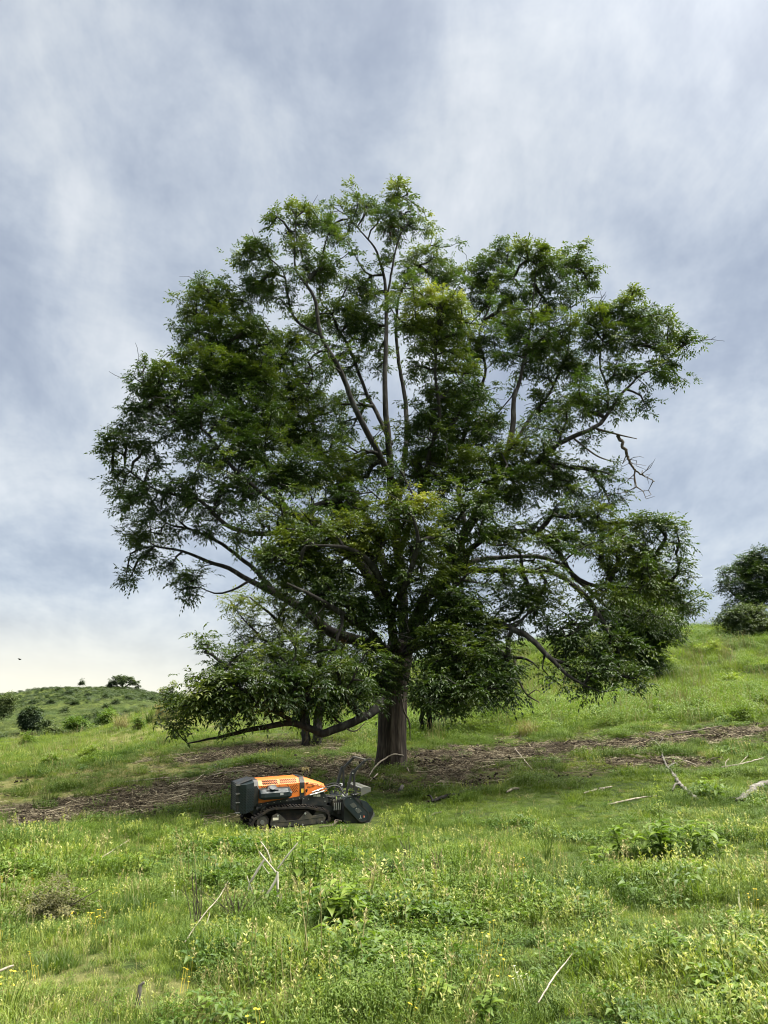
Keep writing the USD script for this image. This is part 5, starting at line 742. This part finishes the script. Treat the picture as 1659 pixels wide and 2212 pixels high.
    P("hose_elbow", rod(spline([(1.33, -.44, .66), (1.38, -.47, .60), (1.43, -.5, .64), (1.45, -.5, .70)], .02), .019, 8), "steel"); P("hose_elbow", rod(spline([(1.38, -.1, .95), (1.43, -.12, .93), (1.42, -.14, .87)], .02), .017, 8), "steel")
    # lift arms and linkage
    for s in (-1, 1): P("lift_arm", beam((.86, s * .30, .34), (1.40, s * .34, .26), .08, .11), "black"); P("tilt_ram", rod([(.92, s * .16, .60), (1.36, s * .16, .50)], .032), "black"); P("ram_rod", rod([(1.20, s * .16, .53), (1.44, s * .16, .48)], .018), "steel")
    P("linkage", tbox(1.22, 1.36, -.42, .42, .16, .52, .02), "black"); P("valve_block", tbox(1.10, 1.22, -.42, -.22, .34, .50, .01), "muddy_steel")
    for k in range(4): P("valve", rod([(1.13 + .05 * k, -.44, .28), (1.14 + .05 * k, -.45, .44)], .012), "steel")
    # mulching head
    body = Polygon([(1.30, .06), (1.32, .42), (1.42, .58), (1.60, .56), (1.86, .44), (2.02, .26), (2.03, .12), (1.90, .01), (1.36, .01)])
    hd = P("mulching_head", prism(body, -.66, .66, .015), "black"); P("end_plate", prism(body.buffer(.012), -.69, -.655, .02), "black"); P("end_plate", prism(body.buffer(.012), .655, .69, .02), "black")
    c0, c1 = np.array([1.415, .50]), np.array([1.735, .17]); cap = shapely.LineString([c0, c1]).buffer(.148, 16)
    cov = P("belt_cover", prism(cap, -.765, -.692), "dark_panel", root, 40); P("cover_lip", prism(cap.buffer(.008).difference(cap.buffer(-.012)), -.772, -.764), "black", cov)
    d = unit(c1 - c0); q = np.array([-d[1], d[0]])
    for grp, nn in ((.28, 5), (.66, 5)):
        for k in range(nn):
            c = c0 + (c1 - c0) * (grp + (k - 2) * .055); a, b = c - (q * .8 + d * .35) * .055, c + (q * .8 + d * .35) * .055; P("louvre", prism(shapely.LineString([a, b]).buffer(.0065, 3), -.7685, -.764), "grey_paint", cov)
    P("brand_dot", prism(Polygon([(1.745, .155), (1.775, .16), (1.79, .14), (1.772, .115), (1.745, .125), (1.765, .138)]), -.7675, -.764), "red_mark", cov); P("brand_arc", prism(shapely.LineString([(1.672, .17), (1.675, .13), (1.705, .105)]).buffer(.006), -.7675, -.764), "pale_grey", cov)
    for p in (c0 + q * .08 - d * .05, (c0 + c1) / 2, c1 + d * .06, c1 - q * .1): P("bolt", disc(p[0], p[1], .011, -.772, -.764, 8), "steel", cov)
    P("housing_cover", prism([(1.70, .50), (1.86, .46), (2.0, .30), (1.98, .22), (1.86, .20)], -.70, -.60, .01), "dark_panel")
    P("skid_edge", prism([(2.03, .11), (2.055, .12), (2.055, .20), (2.035, .22), (2.02, .16), (1.92, -.01), (1.80, -.02), (1.80, -.035), (1.93, -.025)], -.70, -.66), "grey_paint")
    # raised front flap
    P("front_flap", hull([(1.80, s, z) for s in (-.46, .56) for z in (.58, .82)] + [(1.90, s, .86) for s in (-.46, .56)] + [(2.06, s, z) for s in (-.46, .56) for z in (.70, .82)]), "grey_paint", root, 20); P("flap_lip", beam((1.805, -.47, .825), (1.805, .57, .825), .02, .03, (1, 0, 0)), "pale_grey")
    for s in (-1, 1): P("flap_bracket", prism([(1.56, .50), (1.78, .50), (1.82, .66), (1.62, .68)], s * .40 - .03, s * .40 + .03), "black")
    # tree pusher frame
    for s in (-1, 1):
        yy = s * .42; fr = P("pusher_upright", beam((1.42, yy, .54), (1.60, yy, 1.36), .05, .06), "black"); P("pusher_post", beam((1.655, yy, .56), (1.64, yy, 1.34), .045, .045), "black"); P("pusher_bar", beam((1.60, yy, 1.30), (1.93, yy, 1.68), .05, .06), "black"); P("gusset", prism([(1.57, 1.33), (1.60, 1.41), (1.73, 1.41), (1.66, 1.26), (1.60, 1.22)], yy - .02, yy + .02), "black", fr)
        P("bolt", disc(1.60, 1.30, .02, -.46 if s < 0 else .44, -.44 if s < 0 else .46, 10), "steel", fr); P("foot_plate", tbox(1.56, 1.76, yy - .07, yy + .07, .62, .66), "black")
        for bx in (1.60, 1.66): P("bolt", disc(bx, .64, .011, yy - .085, yy - .068, 8), "steel", fr)
    P("cross_bar", beam((1.93, -.45, 1.69), (1.93, .45, 1.69), .055, .055, (1, 0, 0)), "grey_paint"); P("push_tip", beam((1.93, -.43, 1.69), (2.10, -.43, 1.71), .04, .04), "black")
    # cut vegetation caught on the head
    g = np.random.default_rng(4); mb = MB(); n = 90; c = np.c_[g.uniform(1.15, 1.75, n), g.uniform(-.6, .2, n), g.uniform(.5, .72, n)]; leaflets(mb, c, g.normal(0, 1, (n, 3)) * [1, 1, .6], np.tile([0, 0, 1.], (n, 1)), g.uniform(.06, .16, n), g.uniform(.012, .035, n), .15, .3, g.uniform(.1, .7, n)); mb.put("caught_leaves", M["weed"], root, False, True)
    n = 60; mb = MB(); c = np.c_[g.uniform(.36, .55, n), g.uniform(-.38, -.1, n), g.uniform(1.22, 1.27, n)]; leaflets(mb, c, g.normal(0, 1, (n, 3)) * [1, 1, .2], np.tile([0, 0, 1.], (n, 1)), g.uniform(.04, .12, n), g.uniform(.006, .014, n), .1, .1, g.uniform(.4, .9, n)); mb.put("chip_dust", M["straw"], root, False, True)
mower()

# ------------------------------------------------------------------ fallen branches and sticks
def lying(name, label, cat, uv, half, mat="dead_wood", lift=.02, twigs=(), seed=0, wig=.02):
    """A stick along the ground through the points of the photograph; half: half thickness in pixels at each point."""
    g = np.random.default_rng(seed + 500); p = hits(uv); k = p[0, 1] / F; lf = np.broadcast_to(lift, (len(p),)); p[:, 2] += lf + np.asarray(half) * k * .6
    c = p[0].copy(); root = thing(name, label, cat, c); q, r = spline(p - c, .12, np.asarray(half, float) * k); q[1:-1] += (g.normal(0, wig, (len(q) - 2, 3)) * [1, 1, .5]) * np.minimum(1, r[1:-1, None] / .05)
    v, f = tube(q, r * g.uniform(.93, 1.07, len(r)), 8); obj("stem", (v, f), M[mat], root, True)
    for (a, b, h0, h1) in twigs:
        e = np.stack([hit(*a) + [0, 0, .05], (hit(*a) + hit(*b)) / 2 + [g.normal(0, .05), 0, .12], hit(*b) + [0, 0, .08]]) - c; q, r = spline(e, .08, np.array([h0, (h0 + h1) / 2, h1]) * k); v, f = tube(q, r, 6); obj("side_branch", (v, f), M[mat], root, True)
    return root
lying("fallen_branch", "long pale grey forked branch lying across the bare earth at right", "branch", [(1506, 1734), (1483, 1714), (1465, 1694), (1448, 1670), (1434, 1648), (1428, 1622), (1416, 1606), (1393, 1588)], [4.2, 4, 3.7, 3.4, 2.8, 2.3, 1.8, .9], "grey_bark", .05, [((1443, 1662), (1462, 1656), 2.6, 1.6), ((1462, 1656), (1472, 1662), 1.6, .8), ((1422, 1612), (1428, 1596), 1.2, .7), ((1468, 1698), (1454, 1715), 3, 2)], 1)
lying("fallen_log", "thick curved log at the right edge in the grass", "log", [(1592, 1740), (1606, 1736), (1622, 1726), (1634, 1712), (1650, 1706), (1690, 1704)], [3, 6.5, 7.5, 7, 7, 7], "grey_bark", .08, [((1606, 1737), (1560, 1736), 2.2, .8)], 2)
lying("fallen_bough", "dark mossy bough lying in two crooked pieces right of the machine", "branch", [(932, 1736), (960, 1728), (985, 1724), (1005, 1716), (1030, 1714), (1048, 1710)], [2.5, 4, 5, 4.6, 4, 2], "bark", .04, [((935, 1735), (920, 1726), 2.4, 1.5)], 3)
lying("white_stick", "bleached forked stick resting at the foot of the big trunk", "stick", [(797, 1686), (812, 1676), (832, 1668), (850, 1664), (872, 1660)], [1, 1.5, 1.7, 1.5, .9], "dead_wood", (.1, .25, .35, .42, .35), [((815, 1676), (800, 1694), 1.8, .8), ((870, 1662), (884, 1674), 1.4, .8)], 4)
lying("grey_stick", "short grey stick with a knob on the bright grass below the right earth band", "stick", [(1262, 1718), (1285, 1712), (1300, 1710), (1322, 1704)], [1.4, 2.2, 2.6, 1.4], "dead_wood", .04, [((1290, 1711), (1303, 1716), 1.4, .8)], 5)
lying("grey_stick", "pale broken stick lying left of the knobbed stick below the earth band", "stick", [(1095, 1716), (1108, 1711), (1122, 1709)], [2, 3, 2], "dead_wood", .04, (), 6)
lying("dark_stick", "dark thin stick in the grass just below the mulching head", "stick", [(690, 1792), (715, 1789), (728, 1780), (752, 1772)], [1.6, 2.4, 2.2, 1.3], "dark_wood", .03, [((722, 1787), (738, 1783), 1.4, .8)], 7)
lying("dark_stick", "blackened stick in the green grass below the foot of the big trunk", "stick", [(920, 1772), (940, 1766), (955, 1760)], [1.8, 3, 1.6], "dark_wood", .05, (), 8)
lying("dry_stick", "long pale stick in the left foreground behind the dark tussock", "stick", [(190, 1892), (225, 1868), (262, 1842), (278, 1830)], [1, 1.2, 1, .6], "dead_wood", .12, (), 9)
lying("dry_stick", "straight pale stick lying along the left earth band", "stick", [(262, 1694), (320, 1688), (388, 1682)], [1.2, 1.5, .9], "dead_wood", .04, (), 10)
lying("dry_stick", "bleached stick across the upper part of the left earth band near the machine", "stick", [(452, 1680), (490, 1672), (540, 1668)], [1.0, 1.4, .9], "dead_wood", .04, (), 11)
lying("dry_stick", "thin pale stick slanting across the earth right of the big trunk", "stick", [(1112, 1620), (1128, 1642), (1150, 1668)], [1, 1.3, .8], "dead_wood", .06, (), 12)
lying("dry_stick", "curved pale stick beside the right end of the earth band", "stick", [(1430, 1642), (1462, 1644), (1490, 1652), (1508, 1660)], [1.2, 1.6, 1.4, .8], "dead_wood", .05, (), 13)
lying("dry_stick", "crossing pale twigs in the tangle near the right edge", "stick", [(1560, 1668), (1600, 1662), (1650, 1648)], [1.1, 1.5, 1], "dead_wood", .12, [((1590, 1664), (1620, 1636), 1, .6), ((1570, 1670), (1576, 1645), 1, .6), ((1600, 1662), (1640, 1676), 1, .6)], 14)
lying("dry_stick", "dark stick along the top of the right earth band", "stick", [(1440, 1592), (1500, 1584), (1560, 1572)], [1.2, 1.6, 1], "dark_wood", .06, (), 15)
lying("dry_stick", "pale stick on the earth band left of the machine's rear guard", "stick", [(386, 1700), (420, 1690), (440, 1676)], [.9, 1.2, .8], "dead_wood", .04, (), 16)
lying("dry_stick", "half buried grey stick in the grass behind the three leafy plants", "stick", [(1312, 1742), (1345, 1736), (1378, 1728), (1420, 1722)], [1.2, 2.2, 1.8, .8], "dead_wood", .03, (), 17)
lying("dark_stick", "dark knobbed stick in the grass left of the leafy plants", "stick", [(1244, 1808), (1262, 1818), (1282, 1828)], [1, 1.8, 3.2], "dark_wood", .03, (), 18)
lying("dry_stalk", "long dry stalk lying towards the viewer at the bottom of the foreground", "stalk", [(1166, 2225), (1190, 2180), (1215, 2142), (1240, 2108)], [1.4, 1.7, 1.5, .8], "dead_wood", .14, (), 19)
lying("dry_stalk", "pale broken stalk at the left edge of the foreground", "stalk", [(-12, 2130), (10, 2120), (26, 2114)], [2.4, 2.6, 2], "dead_wood", .08, (), 20)
lying("dry_stalk", "leaning dry stalk at the left foreground among the pale grass", "stalk", [(392, 2060), (430, 2032), (470, 2004), (488, 1990)], [.9, 1.2, 1, .5], "dead_wood", (.05, .16, .25, .34), [((440, 2025), (452, 1990), 1.2, .6), ((430, 2032), (480, 2028), 1, .5)], 21)
lying("wood_piece", "small split piece of wood below the foot of the trunk", "wood", [(863, 1712), (869, 1704)], [4, 4], "grey_bark", .03, (), 22)
# a scatter of lesser sticks on the bare bands
g1 = np.random.default_rng(91); n_st = 0; mb = MB()
while n_st < 260:
    u, v = g1.uniform(-30, 1690), g1.uniform(1570, 1790); p = hit(u, v)
    if soft(MULCH + LITTER, np.array([p[0]]), np.array([p[1]]), .6, 21)[0] < .5: continue
    a = g1.normal(.05, .55) + (math.pi if g1.uniform() < .5 else 0); L = g1.uniform(.2, 1.1) ** 1.4; d = np.array([math.cos(a), math.sin(a), 0]); e = np.array([p, p + d * L / 2, p + d * L]); e[:, 2] = H(e[:, 0], e[:, 1]) + .025 + g1.uniform(0, .07, 3); e[1, :2] += g1.normal(0, .03, 2)
    mb.add(*tube(e, np.array([1, .9, .5]) * g1.uniform(.004, .011), 4), g1.uniform(.25, 1.0)); n_st += 1
tag(mb.put("loose_sticks", M["chips"], None, True, True), "thin loose sticks strewn over the bare earth and litter", "sticks", None, "stuff")
# upright dry things in the foreground
def upright(name, label, cat, base, stems, mat="dead_wood", part="stem", seed=0):
    """stems: lists of (u, v, half thickness in pixels); all stand about as far away as the base."""
    b = hit(*base); k = b[1] / F; root = thing(name, label, cat, b); g = np.random.default_rng(seed + 40)
    for S in stems:
        q = np.array([at(u, v, b[1] + dz) for u, v, dz in [(s[0], s[1], s[3] if len(s) > 3 else 0) for s in S]]) - b; p, r = spline(q, .06, np.array([s[2] for s in S]) * k * 1.25); v_, f_ = tube(p, r, 6); obj(part, (v_, f_), M[mat], root, True)
    return root
upright("dead_stalks", "tangle of bleached broken stalks in the middle of the foreground", "dead stalks", (570, 1972),
    [[(600, 1975, 1.6), (600, 1930, 2.2), (599, 1883, 1.6)], [(602, 1957, 1.2), (609, 1932, .9)], [(558, 1966, 1.4), (575, 1936, 2.2), (595, 1902, 2), (600, 1884, 1.6)], [(596, 1884, 1.4), (570, 1853, 1.5), (560, 1840, .9)], [(563, 1818, .8), (577, 1837, .9), (586, 1864, .8)], [(572, 1855, 1.6), (556, 1880, 2.2), (541, 1906, 1.8)], [(539, 1906, .8), (536, 1925, .8), (531, 1941, .7)],
     [(533, 1892, .8), (545, 1925, 1), (558, 1956, 1)], [(511, 1950, 1.4), (536, 1964, 1.6), (557, 1970, 1.3)], [(553, 1959, 1.4), (573, 1981, 1.4)], [(558, 1958, 1.1), (569, 1922, .9)], [(600, 1876, 1.3), (621, 1848, 1.4), (643, 1821, 1)], [(566, 1867, .7), (581, 1888, .7)], [(495, 1935, .7), (505, 1948, .8), (515, 1952, .8)]], mat="bleached", seed=1)
upright("wood_stub", "short broken wooden stub sticking up at the bottom left of the foreground", "stub", (298, 2190), [[(296, 2196, 4), (299, 2160, 3.8), (303, 2128, 3.2)], [(292, 2198, 2.4), (294, 2160, 1.6), (300, 2132, 1.2)], [(303, 2130, 2.6), (308, 2124, 2.2), (312, 2122, 1.6)]], "grey_bark", seed=2)
upright("wood_stub", "small forked pale stub right of the middle foreground", "stub", (716, 2160), [[(716, 2162, 2), (712, 2135, 1.8), (708, 2108, 1.4)], [(714, 2160, 2), (722, 2148, 2), (728, 2138, 1.4)]], "dead_wood", seed=3)
def bare_stems(label, base, n, spread, h, seed, mat="dark_wood", th=.65):
    g = np.random.default_rng(seed); S = []
    for k in range(n):
        u0, u1 = base[0] + g.normal(0, spread * .18), base[0] + g.normal(0, spread * .6); hh = h * g.uniform(.55, 1); S.append([(u0, base[1] + 3, th), ((u0 * .6 + u1 * .4) + g.normal(0, 3), base[1] - hh * .5, th * .8), (u1, base[1] - hh, th * .4)])
        if g.uniform() < .5: S.append([((u0 * .6 + u1 * .4), base[1] - hh * .5, th * .6), (u1 + g.normal(0, 14), base[1] - hh * .8, th * .3)])
    return upright("bare_stems", label, "bare stems", base, S, mat, "stem", seed)
bare_stems("spray of thin dark bare stems left of the bleached stalks", (512, 2000), 16, 55, 95, 1); bare_stems("tall sparse dark stems under the single yellow plume", (428, 2010), 9, 36, 160, 2); bare_stems("thin dark stems standing in the grass below the mulching head at right", (838, 1935), 10, 40, 95, 3); bare_stems("low dark twigs beside the stems right of the machine", (885, 1880), 7, 22, 75, 4); bare_stems("thin upright stems in the pale grass right of the middle foreground", (950, 1905), 9, 34, 80, 5)
# leafy weeds: every big leaf a part
def leaf_mesh(L, W, droop, g):
    n = 6; t = np.linspace(0, 1, n); w = W * .5 * np.sin(np.pi * np.clip(t, 0, 1) ** .75) * (1 - .25 * t); x = L * np.sin(droop * t) / max(droop, .05); z = L * (np.cos(droop * t) - 1) / max(droop, .05)
    v = np.vstack([np.c_[x, -w, z + w * .35], np.c_[x, 0 * x, z - .01 * L * np.sin(np.pi * t)], np.c_[x, w, z + w * .35]]); f = []
    for k in range(n - 1):
        for a, b in ((0, n), (n, 2 * n)): f += [[a + k, a + k + 1, b + k + 1], [a + k, b + k + 1, b + k]]
    return v, np.array(f)
def leafy(name, label, base, stems, h, L, W, per, seed, mat="weed", tint=(.1, .45), droop=1.1, spread=.16, cat="plant", lowest=.25):
    g = np.random.default_rng(seed); b = hit(*base); k = b[1] / F; root = thing(name, label, cat, b); h = h * k
    for s in range(stems):
        a = g.uniform(0, 6.28); q = spread * h * math.sqrt(g.uniform(.05, 1)) * (1 if stems > 1 else .1); hh = h * g.uniform(.75, 1); p, r = spline(np.array([[q * .5 * math.cos(a), q * .5 * math.sin(a), -.03], [q * math.cos(a), q * math.sin(a), hh * .5], [q * 1.5 * math.cos(a), q * 1.5 * math.sin(a), hh]]), .08, np.array([.006, .005, .003]) * (1 + .3 * h)); v, f = tube(p, r, 5); obj("stem", (v, f), M["dark_wood"] if mat == "leaf" else M["weed"], root, True, np.full(len(v), .3))
        for m in range(per):
            t = lowest + (1 - lowest) * (m + .5) / per; c = np.array([np.interp(t, np.linspace(0, 1, len(p)), p[:, i]) for i in range(3)]); az = m * 2.4 + g.uniform(-.5, .5) + a; sc = g.uniform(.7, 1.15) * (1.1 - .5 * max(0, t - .6)); v, f = leaf_mesh(L * sc, W * sc, droop * g.uniform(.6, 1.3), g)
            el = g.uniform(.1, .7); c_, s_ = math.cos(el), math.sin(el); v = np.c_[v[:, 0] * c_ - v[:, 2] * s_, v[:, 1], v[:, 0] * s_ + v[:, 2] * c_]; c_, s_ = math.cos(az), math.sin(az); v = np.c_[v[:, 0] * c_ - v[:, 1] * s_, v[:, 0] * s_ + v[:, 1] * c_, v[:, 2]] + c
            obj("leaf", (v, f), M[mat], root, True, np.full(len(v), g.uniform(*tint)))
    return root
leafy("broad_leaved_weed", "middle and fullest of three broad leaved weeds with drooping leaves at right", (1442, 1862), 7, 82, .25, .11, 8, 1, spread=.34); leafy("broad_leaved_weed", "left one of three drooping broad leaved weeds at right, the narrowest", (1356, 1858), 4, 70, .22, .10, 8, 2, spread=.26, tint=(.1, .5)); leafy("broad_leaved_weed", "right one of three drooping broad leaved weeds at right", (1516, 1862), 5, 78, .22, .10, 8, 3, spread=.34, tint=(.0, .4))
leafy("broad_leaved_weed", "single small weed at the end of the three broad leaved ones", (1556, 1862), 1, 52, .2, .09, 8, 4, tint=(-.05, .2)); leafy("broad_leaved_weed", "cone shaped leafy weed beside the lower end of the long grey branch", (1542, 1735), 4, 56, .24, .10, 8, 5, spread=.35); leafy("broad_leaved_weed", "pale small weed left of the three broad leaved ones", (1292, 1885), 4, 56, .16, .07, 7, 6, tint=(.4, .7), spread=.4)
leafy("leafy_sapling", "slim leafy sapling with hanging leaves behind the bleached stalks", (662, 1952), 6, 140, .17, .065, 13, 7, tint=(.05, .45), spread=.24, cat="sapling", lowest=.3); leafy("leafy_weed", "dull green leafy weed right of the slim sapling", (742, 2005), 6, 92, .16, .075, 12, 8, tint=(.2, .6), spread=.36); leafy("leafy_weed", "leafy weed at the bottom of the foreground left of the long stalk", (1040, 2205), 5, 60, .10, .05, 8, 9, tint=(.1, .5), spread=.6); leafy("leafy_weed", "clump of broad pale leaves at the bottom edge of the middle foreground", (930, 2190), 6, 56, .11, .06, 7, 10, tint=(.3, .65), spread=.6)
leafy("leafy_weed", "dark leafy weed in the middle of the right foreground", (1010, 2005), 5, 46, .10, .045, 8, 11, tint=(0, .3), spread=.6); leafy("leafy_weed", "wilted grey green weed at the left edge of the foreground", (28, 1880), 4, 62, .14, .05, 8, 12, tint=(.3, .6), spread=.5, droop=1.6); leafy("leafy_weed", "small leafy weed at the left foreground next to the pale lying stick", (318, 1888), 4, 40, .12, .045, 8, 13, tint=(.3, .7), spread=.6); leafy("leafy_weed", "low bright leafy weed at the bottom right corner of the foreground", (1560, 2185), 6, 54, .10, .05, 8, 14, tint=(.2, .6), spread=.7); leafy("leafy_weed", "upright long leaved weed in the right foreground", (1442, 2110), 3, 92, .12, .024, 16, 15, tint=(.1, .4), spread=.12, droop=.9)
leafy("thin_sapling", "thin dark stemmed sapling with pale yellow green leaves left of the leafy plants", (1428, 1792), 1, 132, .12, .03, 17, 16, tint=(.6, 1), spread=.1, cat="sapling", lowest=.35)
# plumes and pale flowering stems
def plume_plant(label, base, tops, seed, col=(.75, 1.0), mat="weed", size=13):
    """Thin stems, each with a feathery head."""
    g = np.random.default_rng(seed); b = hit(*base); k = b[1] / F; root = thing("plume_plant", label, "plant", b)
    for (u, v, w) in tops:
        t = at(u, v, b[1]) - b; f0 = np.array([g.normal(0, .02), g.normal(0, .02), -.03]); p, r = spline(np.array([f0, f0 * .5 + t * .5 + [g.normal(0, .03), g.normal(0, .03), 0], t]), .08, np.array([.007, .005, .003])); vv, ff = tube(p, r, 5); st = obj("stem", (vv, ff), M[mat], root, True, np.full(len(vv), .55))
        n = 46; c = t + g.normal(0, 1, (n, 3)) * [w * k * .45, w * k * .35, w * k * .5]; d = g.normal(0, 1, (n, 3)) + [0, 0, .5]; mb = MB(); leaflets(mb, c, d, np.tile([.2, .1, 1.], (n, 1)), w * k * g.uniform(.5, 1.1, n), np.full(n, .012), .1, .4, g.uniform(*col, n)); mb.put("plume", M[mat], st, False, True)
    return root
plume_plant("single tall stem with a feathery pale yellow plume left of the middle foreground", (432, 1965), [(440, 1802, 15)], 1); plume_plant("patch of pale yellow plumes in the grass left of the tall plume", (385, 1850), [(350, 1822, 12), (372, 1830, 14), (398, 1818, 13), (330, 1838, 11), (362, 1812, 10), (452, 1826, 10)], 2); plume_plant("small yellow plume in front of the left earth band", (396, 1800), [(396, 1768, 12), (405, 1785, 9)], 3)
plume_plant("fan of thin dark stems with pale flower heads in the right middle of the grass", (1180, 1868), [(1165, 1785, 9), (1180, 1775, 10), (1196, 1782, 9), (1208, 1795, 8), (1152, 1800, 8), (1188, 1800, 9)], 4, (.6, .95)); plume_plant("pale flowering stems below the foot of the big trunk", (882, 1828), [(868, 1758, 10), (884, 1745, 10), (900, 1760, 10), (858, 1775, 9), (908, 1775, 9)], 5, (.65, 1)); plume_plant("pale flowering stems right of the mulching head", (836, 1830), [(826, 1770, 10), (842, 1760, 10), (855, 1778, 9), (815, 1790, 9)], 6, (.6, .95)); plume_plant("bright yellow flower clumps at the right edge of the foreground", (1655, 1840), [(1640, 1790, 12), (1655, 1775, 12), (1648, 1815, 10)], 7, (.7, 1))
bb = hit(112, 1990); shrub_at("brown_shrub", "small brown twiggy shrub at the left of the foreground", bb, .62, .36, 61, "dull_leaf", (.2, .9), 110, .04, "shrub")
bb = hit(850, 1905); shrub_at("dark_weed_clump", "dark weed clump among the thin stems right of the middle", bb, .34, .22, 62, "weed", (-.1, .2), 60, .04, "weed")
# scraps, a clod, a bird
def scrap(label, uv, pts, thick, mat, extra=None):
    b = hit(*uv); root = thing("plastic_scrap", label, "scrap", b); k = b[1] / F; q = np.array([[x * k, y * k, z * k] for x, y, z in pts]); n = len(q) // 2; v = np.vstack([q, q + [0, thick, 0]]); m = len(q); f = []
    for i in range(n - 1): a, c, d, e = 2 * i, 2 * i + 1, 2 * i + 2, 2 * i + 3; f += [[a, c, e], [a, e, d], [a + m, e + m, c + m], [a + m, d + m, e + m], [a, d, d + m], [a, d + m, a + m], [c, c + m, e + m], [c, e + m, e]]
    f += [[0, m, m + 1], [0, m + 1, 1], [m - 2, m - 1, 2 * m - 1], [m - 2, 2 * m - 1, 2 * m - 2]]; obj("sheet", (v, np.array(f)), M[mat], root)
    if extra is not None:
        q = np.array([[x * k, y * k, z * k] for x, y, z in extra]); mb = MB(); mb.add(q, [[0, 1, 2], [0, 2, 3]]); mb.add(q[::-1] + [0, -.004, 0], [[0, 1, 2], [0, 2, 3]]); mb.put("torn_film", M["pale_grey"], root)
    return root
scrap("curled black scrap lying in the grass left of the upright scrap", (474, 1850), [(-14, 0, 18), (-10, -6, 18), (-10, 4, 8), (-5, -6, 9), (-2, 4, 2), (2, -6, 4), (12, 2, 0), (10, -6, 3), (18, 2, 1), (16, -4, 2)], .006, "hole"); scrap("upright black scrap with a pale torn film standing in the grass", (497, 1840), [(-3, 0, 0), (3, 0, 0), (-4, 1, 8), (3, 0, 8), (-3, 2, 15), (3, 1, 15), (-2, 2, 20), (2, 1, 20)], .006, "hole", [(3, 3, 4), (15, 3, 6), (14, 4, 17), (4, 4, 21)])
def clod_thing(label, uv, w, h, seed, mat):
    b = hit(*uv); k = b[1] / F; m = trimesh.creation.icosphere(3, 1); v = m.vertices * (.75 + .6 * (meshkit.fbm(m.vertices * 2.2 + seed, 4, seed))[:, None]) * [w * k, w * k * .8, h * k]; o = obj("earth_clod", (v, m.faces), M[mat], None, True); UsdGeom.Xformable(o).AddTranslateOp().Set(Gf.Vec3d(*b)); tag(o, label, "clod")
M["earth"] = rough_material("earth", [(0.3, (.012, .008, .007)), (0.6, (.035, .022, .017)), (0.75, (.08, .05, .035))], 18, (1, 1, 1), .95, .8, .02)
clod_thing("dark reddish clod of earth at the left edge of the bare band", (14, 1786), 17, 10, 1, "earth"); clod_thing("dark lump of earth in the grass in the middle of the right foreground", (1176, 1925), 8, 7, 2, "earth"); clod_thing("dark flat clod in the grass beside the bleached stalks", (597, 1848), 9, 4, 3, "earth")
bp = at(43, 1425, 110.0); root = thing("bird", "tiny dark bird flying low in the sky at the left", "bird", bp)
v, f = tube([(-.22, 0, 0), (-.12, 0, .01), (0, 0, .02), (.14, 0, .02), (.2, 0, .03)], [.01, .05, .065, .045, .015], 8); obj("body", (v, f), M["hole"], root, True)
for s in (-1, 1): obj("wing", hull([(-.08, s * .04, .03), (.1, s * .04, .03), (.04, s * .28, .16), (-.06, s * .26, .15), (-.1, s * .55, .10), (-.07, s * .56, .11), (0, s * .04, .045)]), M["hole"], root)
